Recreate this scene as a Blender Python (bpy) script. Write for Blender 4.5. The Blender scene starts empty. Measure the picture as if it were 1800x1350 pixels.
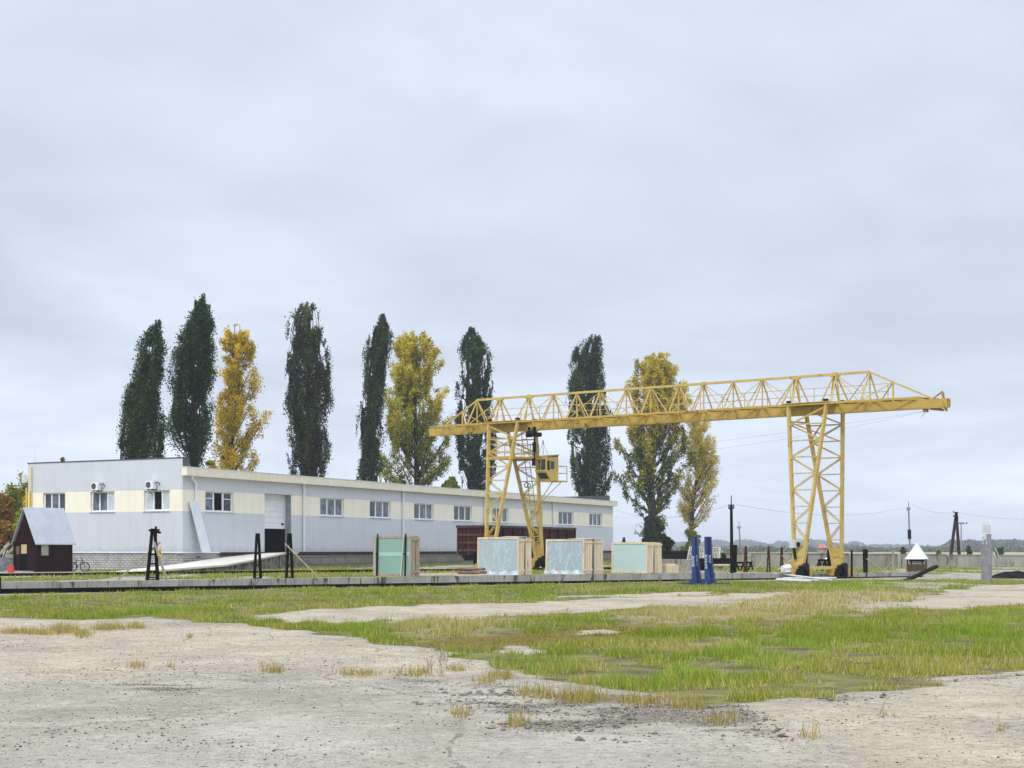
import bpy, math, random
import numpy as np
from mathutils import Vector, Matrix
R = math.radians
rnd = random.Random(7)
S = bpy.context.scene
COL = S.collection
# ------------------------------------------------------------------ camera model (photo measured at 1800 x 1350)
F, CX, HY, CZ = 2700.0, 900.0, 964.0, 1.8
def W(x, y, D): return Vector(((x - CX) / F * D, D, CZ + (HY - y) / F * D))
def G(x, y, z=0.0):
    D = (CZ - z) * F / (y - HY)
    return Vector(((x - CX) / F * D, D, z))
def lineD(x, a, b):                       # depth where the sight line at x meets D = a + b X
    t = (x - CX) / F
    return a / (1 - b * t)
STRIP = (77.3, .78)                       # front face of the low concrete wall
RAIL2 = (104.05, .78)
rdir = Vector((.788, .615, 0)); edir = Vector((.8069, -.5907, 0))

# ------------------------------------------------------------------ mesh builder
class MB:
    def __init__(s): s.v = []; s.f = []; s.mi = []; s.m = 0
    def face(s, pts):
        i = len(s.v); s.v += [Vector(p) for p in pts]; s.f.append(list(range(i, i + len(pts)))); s.mi.append(s.m)
    def hexa(s, b, t):
        i = len(s.v); n = len(b); s.v += [Vector(p) for p in b] + [Vector(p) for p in t]
        fs = [list(range(i + n - 1, i - 1, -1)), list(range(i + n, i + 2 * n))]
        for k in range(n): fs.append([i + k, i + (k + 1) % n, i + n + (k + 1) % n, i + n + k])
        s.f += fs; s.mi += [s.m] * len(fs)
    def box(s, c, sx, sy, sz, ax=(1, 0, 0), ay=(0, 1, 0), az=(0, 0, 1)):
        c = Vector(c); ax = Vector(ax) * sx / 2; ay = Vector(ay) * sy / 2; az = Vector(az) * sz / 2
        s.hexa([c - ax - ay - az, c + ax - ay - az, c + ax + ay - az, c - ax + ay - az],
               [c - ax - ay + az, c + ax - ay + az, c + ax + ay + az, c - ax + ay + az])
    def bar(s, p, q, w, h=None, up=(0, 0, 1), w2=None, h2=None):
        p = Vector(p); q = Vector(q); h = w if h is None else h; w2 = w if w2 is None else w2; h2 = h if h2 is None else h2
        d = (q - p).normalized(); up = Vector(up)
        if abs(d.dot(up)) > .98: up = Vector((.8, -.6, 0))
        a = d.cross(up).normalized(); b = a.cross(d)
        s.hexa([p + a * w / 2 * i + b * h / 2 * j for i, j in ((-1, -1), (1, -1), (1, 1), (-1, 1))],
               [q + a * w2 / 2 * i + b * h2 / 2 * j for i, j in ((-1, -1), (1, -1), (1, 1), (-1, 1))])
    def tube(s, p, q, r0, r1=None, n=8):
        p = Vector(p); q = Vector(q); r1 = r0 if r1 is None else r1
        d = (q - p).normalized(); u = Vector((0, 0, 1)) if abs(d.z) < .9 else Vector((1, 0, 0))
        a = d.cross(u).normalized(); b = a.cross(d)
        A = [(math.cos(2 * math.pi * k / n), math.sin(2 * math.pi * k / n)) for k in range(n)]
        s.hexa([p + (a * c + b * d2) * r0 for c, d2 in A], [q + (a * c + b * d2) * r1 for c, d2 in A])
    def path(s, pts, rad, n=6):
        for k in range(len(pts) - 1):
            s.tube(pts[k], pts[k + 1], rad[k] if hasattr(rad, '__len__') else rad, rad[k + 1] if hasattr(rad, '__len__') else rad, n)
    def ring(s, c, ax, ay, R0, r, n=20, k=6):
        c = Vector(c); ax = Vector(ax); ay = Vector(ay); az = ax.cross(ay); i0 = len(s.v)
        for i in range(n):
            d = ax * math.cos(2 * math.pi * i / n) + ay * math.sin(2 * math.pi * i / n)
            for j in range(k):
                s.v.append(c + d * (R0 + r * math.cos(2 * math.pi * j / k)) + az * r * math.sin(2 * math.pi * j / k))
        for i in range(n):
            for j in range(k):
                s.f.append([i0 + i * k + j, i0 + ((i + 1) % n) * k + j, i0 + ((i + 1) % n) * k + (j + 1) % k, i0 + i * k + (j + 1) % k]); s.mi.append(s.m)
    def build(s, name, mats, parent=None, origin=None, smooth=False):
        o0 = Vector(origin) if origin is not None else (base_loc(parent) if parent else Vector((0, 0, 0)))
        me = bpy.data.meshes.new(name)
        me.from_pydata([tuple(p - o0) for p in s.v], [], s.f)
        mats = mats if isinstance(mats, (list, tuple)) else [mats]
        for m in mats: me.materials.append(m)
        if len(mats) > 1: me.polygons.foreach_set('material_index', s.mi)
        if smooth: me.polygons.foreach_set('use_smooth', [True] * len(s.f))
        me.update()
        ob = bpy.data.objects.new(name, me); COL.objects.link(ob)
        if parent: ob.parent = parent
        else: ob.location = o0
        return ob
def base_loc(o):
    while o.parent: o = o.parent
    return o.location.copy()
def tag(o, label, cat, group=None):
    o['label'] = label; o['category'] = cat
    if group: o['group'] = group
    return o
def thing(name, label, cat, loc, group=None):
    o = bpy.data.objects.new(name, None); COL.objects.link(o); o.location = loc; o.empty_display_size = .3
    return tag(o, label, cat, group)
def struct(o, kind='structure'): o['kind'] = kind; return o
def copy_tree(o, parent=None):
    c = o.copy(); COL.objects.link(c); c.parent = parent
    for ch in [x for x in bpy.data.objects if x.parent == o]: copy_tree(ch, c)
    return c
def npmesh(name, V, Fq, mats, colors=None, origin=(0, 0, 0), parent=None, smooth=False):
    """V (n,3), Fq (m,k) all k-gons; colors: {attr: (m or n,3)} per face or per vertex"""
    me = bpy.data.meshes.new(name); o0 = np.array(base_loc(parent) if parent else origin, float)
    V = np.asarray(V, np.float32) - o0.astype(np.float32); n, m, k = len(V), len(Fq), Fq.shape[1]
    me.vertices.add(n); me.vertices.foreach_set('co', V.ravel())
    me.loops.add(m * k); me.loops.foreach_set('vertex_index', Fq.astype(np.int32).ravel())
    me.polygons.add(m); me.polygons.foreach_set('loop_start', (np.arange(m) * k).astype(np.int32))
    if smooth: me.polygons.foreach_set('use_smooth', np.ones(m, bool))
    me.update(calc_edges=True)
    for a, c in (colors or {}).items():
        dom = 'FACE' if len(c) == m and m != n else 'POINT'
        at = me.attributes.new(a, 'FLOAT_COLOR', dom)
        at.data.foreach_set('color', np.concatenate([c, np.ones((len(c), 1))], 1).astype(np.float32).ravel())
    for mt in (mats if isinstance(mats, (list, tuple)) else [mats]): me.materials.append(mt)
    o = bpy.data.objects.new(name, me); COL.objects.link(o)
    if parent: o.parent = parent
    else: o.location = origin
    return o
# ------------------------------------------------------------------ numpy noise
def vnoise(x, y, seed=0):
    xi = np.floor(x).astype(np.int64); yi = np.floor(y).astype(np.int64); fx = x - xi; fy = y - yi
    fx = fx * fx * (3 - 2 * fx); fy = fy * fy * (3 - 2 * fy)
    def h(a, b):
        n = (a * 374761393 + b * 668265263 + seed * 1442695041) & 0xffffffff
        n = ((n ^ (n >> 13)) * 1274126177) & 0xffffffff
        return ((n ^ (n >> 16)) & 0xffff) / 65535.0
    return (h(xi, yi) * (1 - fx) + h(xi + 1, yi) * fx) * (1 - fy) + (h(xi, yi + 1) * (1 - fx) + h(xi + 1, yi + 1) * fx) * fy
def fbm(x, y, seed=0, o=4):
    s = 0; a = .5; t = 0
    for k in range(o): s = s + a * vnoise(x * 2 ** k, y * 2 ** k, seed + k); t += a; a *= .5
    return s / t
def sstep(a, b, x): t = np.clip((x - a) / (b - a), 0, 1); return t * t * (3 - 2 * t)
def inpoly(X, Y, P):
    c = np.zeros(X.shape, bool); n = len(P)
    for i in range(n):
        x1, y1 = P[i]; x2, y2 = P[i - 1]
        if y1 == y2: continue
        m = ((y1 > Y) != (y2 > Y)) & (X < (x2 - x1) * (Y - y1) / (y2 - y1) + x1); c ^= m
    return c
def edge_dist(X, Y, P):
    d = np.full(X.shape, 1e9)
    for i in range(len(P)):
        ax, ay = P[i - 1]; bx, by = P[i]; dx, dy = bx - ax, by - ay; L = dx * dx + dy * dy + 1e-9
        t = np.clip(((X - ax) * dx + (Y - ay) * dy) / L, 0, 1)
        d = np.minimum(d, np.hypot(X - ax - t * dx, Y - ay - t * dy))
    return d
def soft(X, Y, px, w=.6, warp=.0, seed=3):
    P = [tuple(G(x, y)[:2]) for x, y in px]
    if warp:
        X2 = X + (fbm(X * .9, Y * .9, seed) - .5) * warp; Y2 = Y + (fbm(X * .9 + 40, Y * .9, seed + 9) - .5) * warp * 1.6
    else: X2, Y2 = X, Y
    d = edge_dist(X2, Y2, P); s = np.where(inpoly(X2, Y2, P), 1, -1)
    return sstep(-w, w, d * s)
# ------------------------------------------------------------------ materials
def new_mat(name):
    m = bpy.data.materials.new(name); m.use_nodes = True; nt = m.node_tree; nt.nodes.clear()
    out = nt.nodes.new('ShaderNodeOutputMaterial'); b = nt.nodes.new('ShaderNodeBsdfPrincipled'); nt.links.new(b.outputs[0], out.inputs[0])
    return m, nt, b
def nd(nt, t, **kw):
    n = nt.nodes.new(t)
    for k, v in kw.items(): setattr(n, k, v)
    return n
def mixc(nt, fac, a, b, mode='MIX'):
    n = nd(nt, 'ShaderNodeMix', data_type='RGBA', blend_type=mode)
    for sock, v in ((n.inputs[0], fac), (n.inputs[6], a), (n.inputs[7], b)):
        if hasattr(v, 'is_output'): nt.links.new(v, sock)
        elif isinstance(v, (int, float)): sock.default_value = v
        else: sock.default_value = (*v, 1)
    return n.outputs[2]
def math_(nt, op, a, b=None, c=None, clamp=False):
    n = nd(nt, 'ShaderNodeMath', operation=op, use_clamp=clamp)
    for i, v in enumerate((a, b, c)):
        if v is None: continue
        if hasattr(v, 'is_output'): nt.links.new(v, n.inputs[i])
        else: n.inputs[i].default_value = v
    return n.outputs[0]
def ramp(nt, fac, stops):
    n = nd(nt, 'ShaderNodeValToRGB'); e = n.color_ramp.elements
    while len(e) < len(stops): e.new(.5)
    for k, (p, c) in enumerate(stops): e[k].position = p; e[k].color = (*c, 1) if hasattr(c, '__len__') else (c, c, c, 1)
    nt.links.new(fac, n.inputs[0]); return n.outputs[0]
def coords(nt, scale=(1, 1, 1), world=True):
    g = nd(nt, 'ShaderNodeNewGeometry').outputs['Position'] if world else nd(nt, 'ShaderNodeTexCoord').outputs['Object']
    mp = nd(nt, 'ShaderNodeMapping'); mp.inputs['Scale'].default_value = scale; nt.links.new(g, mp.inputs[0]); return mp.outputs[0]
def noise(nt, vec, scale, detail=4, rough=.6, dist=0):
    n = nd(nt, 'ShaderNodeTexNoise'); n.inputs['Scale'].default_value = scale; n.inputs['Detail'].default_value = detail
    n.inputs['Roughness'].default_value = rough; n.inputs['Distortion'].default_value = dist; nt.links.new(vec, n.inputs['Vector']); return n.outputs[0]
def bump(nt, b, h, s=.3, d=.02):
    n = nd(nt, 'ShaderNodeBump'); n.inputs['Strength'].default_value = s; n.inputs['Distance'].default_value = d
    nt.links.new(h, n.inputs['Height']); nt.links.new(n.outputs[0], b.inputs['Normal'])
def nmat(name, c1, c2, scale=2., rough=.7, stretch=(1, 1, 1), bmp=.2, metal=0, spots=None, world=True, lo=.35, hi=.65, spec=.5):
    m, nt, b = new_mat(name); v = coords(nt, stretch, world)
    n = noise(nt, v, scale); c = mixc(nt, ramp(nt, n, [(lo, 0.), (hi, 1.)]), c1, c2)
    if spots: c = mixc(nt, ramp(nt, noise(nt, v, spots[1], 5, .7), [(spots[2], 0.), (spots[2] + .08, 1.)]), c, spots[0])
    fine = noise(nt, v, scale * 9, 3); c = mixc(nt, .35, c, ramp(nt, fine, [(.2, .55), (.8, 1.25)]), 'MULTIPLY')
    nt.links.new(c, b.inputs['Base Color']); b.inputs['Roughness'].default_value = rough; b.inputs['Metallic'].default_value = metal
    b.inputs['Specular IOR Level'].default_value = spec
    if bmp: bump(nt, b, fine, bmp)
    return m
def attr_mat(name, attr, rough=.6, transl=.3):
    m, nt, b = new_mat(name); a = nd(nt, 'ShaderNodeAttribute', attribute_name=attr)
    nt.links.new(a.outputs['Color'], b.inputs['Base Color']); b.inputs['Roughness'].default_value = rough; b.inputs['Specular IOR Level'].default_value = .06
    if transl:
        t = nd(nt, 'ShaderNodeBsdfTranslucent'); nt.links.new(a.outputs['Color'], t.inputs[0]); mx = nd(nt, 'ShaderNodeMixShader'); mx.inputs[0].default_value = transl
        nt.links.new(b.outputs[0], mx.inputs[1]); nt.links.new(t.outputs[0], mx.inputs[2]); nt.links.new(mx.outputs[0], nt.nodes['Material Output'].inputs[0])
    return m
M = {}
M['yellow'] = nmat('crane_yellow', (.47, .315, .06), (.55, .385, .095), 1.3, .7, bmp=.1, spots=((.20, .095, .03), 2.2, .585), spec=.3)
M['yellowpale'] = nmat('pale_yellow', (.52, .37, .095), (.61, .46, .155), 1.5, .7, bmp=.1, spots=((.22, .11, .04), 2.0, .60), spec=.3)
M['black'] = nmat('black_iron', (.006, .0055, .005), (.016, .014, .012), 4, .8, spec=.2)
M['rail'] = nmat('rail_steel', (.005, .004, .004), (.014, .010, .008), 3, .8, spec=.15)
M['rust'] = nmat('rusty_iron', (.05, .018, .012), (.10, .035, .02), 4, .85, spec=.2)
M['blackwood'] = nmat('tarred_wood', (.004, .0035, .003), (.012, .010, .008), 3, .9, (3, 3, .6), spec=.1)
M['oldwood'] = nmat('weathered_board', (.36, .29, .20), (.52, .43, .31), 2.5, .85, (4, 4, .6), spots=((.16, .11, .07), 6, .62))
M['newwood'] = nmat('fresh_pine', (.64, .50, .32), (.78, .65, .46), 2., .75, (5, 5, .5), spots=((.36, .21, .10), 3., .6))
M['greywood'] = nmat('weathered_grey_timber', (.30, .24, .17), (.46, .37, .27), 2., .85, (5, 5, .5), spots=((.12, .09, .06), 4., .6))
M['concrete'] = nmat('old_concrete', (.29, .28, .235), (.46, .445, .385), 1.1, .9, (1, 1, .22), spots=((.075, .07, .05), 2.2, .545))
M['fence'] = nmat('fence_concrete', (.22, .215, .17), (.38, .37, .31), .5, .9, (1, 1, .3), spots=((.10, .10, .065), 1.2, .56))
M['ramp'] = nmat('ramp_screed', (.55, .51, .42), (.63, .59, .50), .5, .9, spots=((.40, .37, .29), 1.2, .66))
M['rubble'] = nmat('mossy_rubble', (.07, .065, .045), (.26, .24, .19), 1.8, .95, lo=.4, hi=.6, spots=((.30, .13, .07), 1.1, .66), bmp=.6)
M['brown'] = nmat('brown_rail_and_shade', (.045, .022, .015), (.09, .045, .03), 2, .85)  # wagon top rail paint, also the painted shade strip above the plinth blocks
M['cream'] = nmat('cream_metal', (.88, .80, .62), (.91, .84, .67), .3, .5, bmp=.0)
M['white'] = nmat('white_paint', (.78, .79, .80), (.86, .87, .88), 1, .45, bmp=.0)
M['whitegrey'] = nmat('grey_white_sheet', (.62, .67, .73), (.70, .75, .80), 1, .45, bmp=.0)
M['roofdark'] = nmat('dark_grey_sheet', (.045, .055, .07), (.075, .085, .10), 1, .6)
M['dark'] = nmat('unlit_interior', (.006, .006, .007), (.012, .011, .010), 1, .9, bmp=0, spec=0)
M['roof_sheet'] = nmat('galvanised_sheet', (.38, .41, .455), (.44, .475, .52), .8, .45, bmp=.05, metal=.0)
M['redwood'] = nmat('dark_red_boards', (.010, .003, .0025), (.030, .0065, .005), 2.5, .9, (5, 5, .4), spec=.15)
M['wagon'] = nmat('oxide_red_paint', (.030, .008, .006), (.065, .014, .010), .9, .85, (1, 1, .5), spots=((.012, .006, .005), 2, .53), spec=.15)
M['wagondark'] = nmat('wagon_underframe', (.004, .003, .003), (.010, .007, .006), 2, .95, spec=.1)
M['red'] = nmat('red_plastic', (.62, .04, .03), (.70, .06, .04), 2, .45)
M['blue'] = nmat('blue_paint', (.005, .026, .125), (.009, .045, .19), 1.4, .5, spots=((.006, .02, .09), 3., .64))
M['label'] = nmat('white_lettering', (.22, .30, .42), (.48, .55, .64), 6, .6, bmp=0)
M['pipe'] = nmat('light_grey_pipe', (.55, .56, .56), (.68, .68, .68), 2, .45)
M['greypost'] = nmat('grey_cabinet_paint', (.20, .195, .21), (.29, .285, .30), 3, .7)
M['galv'] = nmat('galvanised_box', (.50, .54, .52), (.58, .61, .59), 3, .5)
M['coal'] = nmat('black_heap', (.004, .004, .004), (.013, .012, .011), 2, .95, bmp=.8, spec=.1)
M['heap'] = nmat('grey_rubble', (.06, .065, .07), (.16, .165, .17), 2, .95, bmp=.8)
M['bark'] = nmat('bark', (.03, .022, .016), (.07, .05, .035), 1.5, .95, (3, 3, .5), bmp=.6)
M['tile'] = nmat('red_roof_tiles', (.36, .12, .08), (.45, .17, .11), .5, .8)
M['leaf'] = attr_mat('poplar_leaves', 'col', .55, .22)
M['farleaf'] = attr_mat('far_wood_leaves', 'col', .8, 0)
M['grassb'] = attr_mat('grass_blades', 'col', .6, .35)
M['gasyellow'] = nmat('gas_pipe_yellow', (.70, .52, .08), (.75, .58, .12), 2, .5)
M['sign'] = nmat('warning_sign_yellow', (.62, .40, .04), (.68, .46, .07), 3, .5, bmp=0)
M['rubber'] = nmat('tyre_rubber', (.012, .012, .012), (.02, .02, .02), 4, .8)
M['stone'] = nmat('pale_pebbles', (.30, .28, .25), (.50, .47, .42), 3, .9)
M['crumb'] = nmat('brown_crumbs', (.06, .05, .04), (.20, .165, .125), 5, .95)
M['lump'] = nmat('earthy_lumps', (.10, .085, .065), (.30, .265, .21), 5, .95)
M['rackpaint'] = nmat('weathered_white_paint', (.42, .40, .35), (.60, .58, .52), 3, .8)
M['wire'] = nmat('cable_black', (.03, .03, .035), (.04, .04, .045), 3, .6, bmp=0)

def glass_mat(name, c1, c2, scale=1.2, rough=.06):
    m, nt, b = new_mat(name); v = coords(nt, (1, 1, 1)); n = noise(nt, v, scale, 3)
    nt.links.new(mixc(nt, ramp(nt, n, [(.42, 0.), (.58, 1.)]), c1, c2), b.inputs['Base Color']); b.inputs['Roughness'].default_value = rough
    bump(nt, b, noise(nt, v, .5, 1), .05, .05); return m
M['pane'] = glass_mat('window_glass', (.05, .065, .085), (.15, .18, .22))
M['panedark'] = glass_mat('window_glass_dark', (.012, .014, .017), (.05, .055, .06))
M['curtain'] = nmat('window_blind', (.50, .56, .60), (.58, .64, .67), 1.5, .3, bmp=0)

# building wall: light grey-blue sheet with a cream band between two heights
def wall_mat():
    m, nt, b = new_mat('facade_sheet'); g = nd(nt, 'ShaderNodeNewGeometry'); sp = nd(nt, 'ShaderNodeSeparateXYZ'); nt.links.new(g.outputs['Position'], sp.inputs[0])
    z = sp.outputs['Z']; band = math_(nt, 'MULTIPLY', math_(nt, 'GREATER_THAN', z, 4.33), math_(nt, 'LESS_THAN', z, 5.80))
    v = coords(nt, (1, 1, 1)); n = noise(nt, v, .35, 3)
    grey = mixc(nt, n, (.575, .602, .638), (.615, .642, .675)); cream = mixc(nt, n, (.89, .825, .655), (.92, .86, .70))
    c = mixc(nt, band, grey, cream)
    dirt = ramp(nt, noise(nt, coords(nt, (2.2, 2.2, .25)), 1.2, 5, .7), [(.48, 1.), (.8, .86)]); c = mixc(nt, 1., c, dirt, 'MULTIPLY')
    low = ramp(nt, math_(nt, 'ADD', math_(nt, 'MULTIPLY', math_(nt, 'SUBTRACT', z, 1.55), 1.1), math_(nt, 'MULTIPLY', math_(nt, 'SUBTRACT', noise(nt, v, 2.5, 4), .5), 1.2)), [(.0, .80), (.5, 1.)]); c = mixc(nt, 1., c, low, 'MULTIPLY')
    nt.links.new(c, b.inputs['Base Color']); b.inputs['Roughness'].default_value = .42
    # vertical ribs of the sheet
    dv = nd(nt, 'ShaderNodeVectorMath', operation='DOT_PRODUCT'); nt.links.new(g.outputs['Position'], dv.inputs[0]); dv.inputs[1].default_value = (.4, .916, 0)
    dw = nd(nt, 'ShaderNodeVectorMath', operation='DOT_PRODUCT'); nt.links.new(g.outputs['Position'], dw.inputs[0]); dw.inputs[1].default_value = (-.875, .485, 0)
    r = math_(nt, 'ADD', math_(nt, 'SINE', math_(nt, 'MULTIPLY', dv.outputs['Value'], 30)), math_(nt, 'SINE', math_(nt, 'MULTIPLY', dw.outputs['Value'], 30)))
    bump(nt, b, r, .05, .02); return m
M['wall'] = wall_mat()
def brick_mat(name, c1, c2, mortar, scale, bw=.5, rh=.25, axis=(-.875, .485, 0), dirt=(.2, .19, .15)):
    m, nt, b = new_mat(name); g = nd(nt, 'ShaderNodeNewGeometry').outputs['Position']
    dv = nd(nt, 'ShaderNodeVectorMath', operation='DOT_PRODUCT'); nt.links.new(g, dv.inputs[0]); dv.inputs[1].default_value = axis
    sp = nd(nt, 'ShaderNodeSeparateXYZ'); nt.links.new(g, sp.inputs[0]); cb = nd(nt, 'ShaderNodeCombineXYZ')
    nt.links.new(dv.outputs['Value'], cb.inputs[0]); nt.links.new(sp.outputs['Z'], cb.inputs[1])
    br = nd(nt, 'ShaderNodeTexBrick'); br.inputs['Scale'].default_value = scale; br.inputs['Brick Width'].default_value = bw; br.inputs['Row Height'].default_value = rh
    br.inputs['Mortar Size'].default_value = .025; br.inputs['Color1'].default_value = (*c1, 1); br.inputs['Color2'].default_value = (*c2, 1); br.inputs['Mortar'].default_value = (*mortar, 1)
    nt.links.new(cb.outputs[0], br.inputs[0]); v = coords(nt)
    c = mixc(nt, ramp(nt, noise(nt, v, 1.6, 5, .7), [(.5, 0.), (.7, .8)]), br.outputs['Color'], dirt)
    nt.links.new(c, b.inputs['Base Color']); b.inputs['Roughness'].default_value = .9; bump(nt, b, br.outputs['Fac'], -.4, .02); return m
M['brick'] = brick_mat('white_brick', (.52, .52, .50), (.44, .44, .42), (.20, .20, .19), 1., .42, .16)
M['blocks'] = brick_mat('foundation_blocks', (.25, .235, .19), (.18, .17, .135), (.06, .056, .046), 1., 2.0, .55, axis=(.407, .913, 0), dirt=(.15, .14, .10))

# ------------------------------------------------------------------ world, sun, camera
w = bpy.data.worlds.new('World'); S.world = w; w.use_nodes = True; nt = w.node_tree; nt.nodes.clear()
out = nd(nt, 'ShaderNodeOutputWorld'); bg = nd(nt, 'ShaderNodeBackground'); nt.links.new(bg.outputs[0], out.inputs[0])
sky = nd(nt, 'ShaderNodeTexSky', sky_type='NISHITA'); sky.sun_disc = False
SUN_EL, SUN_AZ = R(48), R(205)             # azimuth measured from +Y clockwise: the sun stands behind the camera, a little left
sky.sun_elevation = SUN_EL; sky.sun_rotation = SUN_AZ
tc = nd(nt, 'ShaderNodeTexCoord'); sp = nd(nt, 'ShaderNodeSeparateXYZ'); nt.links.new(tc.outputs['Generated'], sp.inputs[0])
z = math_(nt, 'MAXIMUM', sp.outputs['Z'], 0.0); inv = math_(nt, 'DIVIDE', 1.0, math_(nt, 'ADD', z, .14))
cb = nd(nt, 'ShaderNodeCombineXYZ'); nt.links.new(math_(nt, 'MULTIPLY', sp.outputs['X'], inv), cb.inputs[0]); nt.links.new(math_(nt, 'MULTIPLY', sp.outputs['Y'], inv), cb.inputs[1])
n1 = noise(nt, cb.outputs[0], .62, 5, .52, .6); n2 = noise(nt, cb.outputs[0], 1.7, 4, .55, .3)
nn = math_(nt, 'ADD', math_(nt, 'MULTIPLY', n1, .7), math_(nt, 'MULTIPLY', n2, .3))
cloud = ramp(nt, nn, [(.33, (.51, .555, .675)), (.45, (.575, .635, .75)), (.55, (.655, .728, .85)), (.68, (.79, .835, .945))])
grad = ramp(nt, z, [(.0, 1.34), (.05, 1.2), (.14, 1.02), (.34, 1.05), (.52, 1.7), (1., 3.3)])
cl = mixc(nt, 1., cloud, grad, 'MULTIPLY')
sk = mixc(nt, 1., sky.outputs[0], (.1, .1, .1), 'MULTIPLY')
nt.links.new(mixc(nt, .93, sk, cl), bg.inputs[0]); bg.inputs[1].default_value = 1.0
SKYBG = bg
sl = bpy.data.lights.new('sun', 'SUN'); sl.energy = 1.5; sl.angle = R(10); sl.color = (1, .95, .87)
so = bpy.data.objects.new('sun', sl); COL.objects.link(so)
d = Vector((math.sin(SUN_AZ) * math.cos(SUN_EL), math.cos(SUN_AZ) * math.cos(SUN_EL), math.sin(SUN_EL)))
so.rotation_euler = d.to_track_quat('Z', 'Y').to_euler(); so.location = d * 60
cd = bpy.data.cameras.new('camera'); cam = bpy.data.objects.new('camera', cd); COL.objects.link(cam); S.camera = cam
cd.sensor_width = 36; cd.lens = 36 * F / 1800; cd.shift_y = (HY - 675) / 1800; cd.clip_end = 8000; cd.clip_start = .1
cam.location = (0, 0, CZ); cam.rotation_euler = (R(90), 0, 0)
S.view_settings.view_transform = 'Standard'; S.view_settings.look = 'None'; S.view_settings.exposure = 0.16; S.view_settings.gamma = 1
S.render.resolution_x, S.render.resolution_y = 1024, 768
S.cycles.max_bounces = 6; S.cycles.diffuse_bounces = 3; S.cycles.glossy_bounces = 2; S.cycles.transmission_bounces = 3; S.cycles.transparent_max_bounces = 6
S.cycles.volume_bounces = 0; S.cycles.use_denoising = True
# ------------------------------------------------------------------ ground
def ground_h(X, Y):
    X = np.asarray(X, float); Y = np.asarray(Y, float)
    db = Y - (STRIP[0] + STRIP[1] * X)                       # metres behind the low wall's face (along Y)
    h = .30 * sstep(.15, .5, db) * (1 - .55 * sstep(12, 26, X))
    h = h * (1 - sstep(150, 330, Y))
    mound = (fbm(X * .35, Y * .35, 11) - .5) * .10 * sstep(12, 30, Y)
    return h + mound * np.where(Y < 70, 1, .4)
def gz(x, y): return float(ground_h(np.array([x]), np.array([y]))[0])
GRASS_MAIN = [(-60, 1084), (60, 1086), (140, 1090), (250, 1083), (330, 1090), (410, 1095), (480, 1106), (560, 1117), (640, 1126), (720, 1139), (800, 1151), (858, 1160), (885, 1176),
              (950, 1188), (1000, 1203), (1060, 1216), (1150, 1222), (1260, 1231), (1350, 1224), (1450, 1228), (1560, 1214), (1640, 1194), (1720, 1184), (1880, 1176), (1900, 1019), (1450, 1020), (1200, 1023), (900, 1028), (400, 1036), (-60, 1048)]
BARE1 = [(415, 1087), (540, 1072), (700, 1064), (880, 1062), (1000, 1056), (1100, 1050), (1250, 1046), (1380, 1040), (1370, 1048), (1230, 1058), (1080, 1070), (900, 1084), (760, 1090), (620, 1094), (500, 1096)]
BARE2 = [(1590, 1060), (1640, 1042), (1700, 1031), (1830, 1025), (1830, 1058), (1740, 1066), (1660, 1072)]
BARE3 = [(960, 1050), (1120, 1043), (1260, 1039), (1250, 1045), (1100, 1050)]
BARE4 = [(1010, 1108), (1075, 1104), (1090, 1112), (1020, 1116)]
BARE5 = [(860, 1135), (930, 1138), (1000, 1145), (940, 1152), (880, 1147)]
DRY = [(1130, 1075), (1250, 1052), (1400, 1040), (1560, 1036), (1640, 1046), (1580, 1070), (1450, 1085), (1300, 1090), (1180, 1100), (1060, 1085)]
DRY2 = [(660, 1105), (760, 1085), (860, 1088), (900, 1100), (820, 1115), (700, 1122)]
DRY3 = [(1220, 1135), (1300, 1128), (1340, 1140), (1260, 1150)]
MOSS = [(740, 1130), (860, 1118), (960, 1108), (1080, 1100), (1180, 1095), (1090, 1112), (980, 1132), (880, 1140), (800, 1140)]
BRIGHT = [[(1050, 1205), (1120, 1175), (1250, 1158), (1260, 1150), (1340, 1145), (1330, 1170), (1230, 1200), (1130, 1215)], [(1240, 1165), (1320, 1128), (1440, 1125), (1470, 1145), (1360, 1170), (1290, 1178)],
          [(1620, 1120), (1680, 1090), (1810, 1070), (1810, 1125), (1700, 1135)], [(1400, 1034), (1500, 1024), (1580, 1030), (1520, 1040)], [(200, 1075), (260, 1062), (330, 1068), (300, 1084)],
          [(840, 1048), (950, 1045), (1020, 1048), (900, 1056)], [(590, 1106), (660, 1094), (690, 1110), (620, 1122)], [(868, 1168), (900, 1152), (960, 1165), (950, 1186)]]
DARKS = [[(690, 1186), (800, 1196), (880, 1200), (960, 1212), (1060, 1222), (1180, 1232), (1270, 1240), (1330, 1262), (1390, 1292), (1250, 1286), (1180, 1262), (1060, 1250), (950, 1236), (860, 1215), (760, 1205)],
         [(760, 1207), (830, 1206), (835, 1214), (770, 1214)], [(1380, 1228), (1560, 1216), (1660, 1197), (1800, 1180), (1800, 1190), (1640, 1206), (1520, 1230)],
         [(90, 1303), (150, 1300), (175, 1308), (120, 1318), (70, 1315)], [(140, 1204), (240, 1202), (350, 1212), (330, 1219), (230, 1217)], [(0, 1252), (45, 1251), (40, 1256), (0, 1260)],
         [(50, 1278), (110, 1276), (115, 1282), (60, 1286)], [(720, 1241), (780, 1240), (790, 1246), (730, 1247)], [(60, 1226), (200, 1226), (210, 1231), (80, 1232)]]
TAN = [[(-100, 1088), (420, 1095), (640, 1126), (860, 1160), (900, 1185), (700, 1188), (500, 1178), (300, 1182), (150, 1195), (-100, 1205)], [(1270, 1240), (1400, 1228), (1560, 1220), (1700, 1190), (1900, 1180), (1900, 1400), (1350, 1400), (1400, 1300), (1300, 1262)]]
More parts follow.
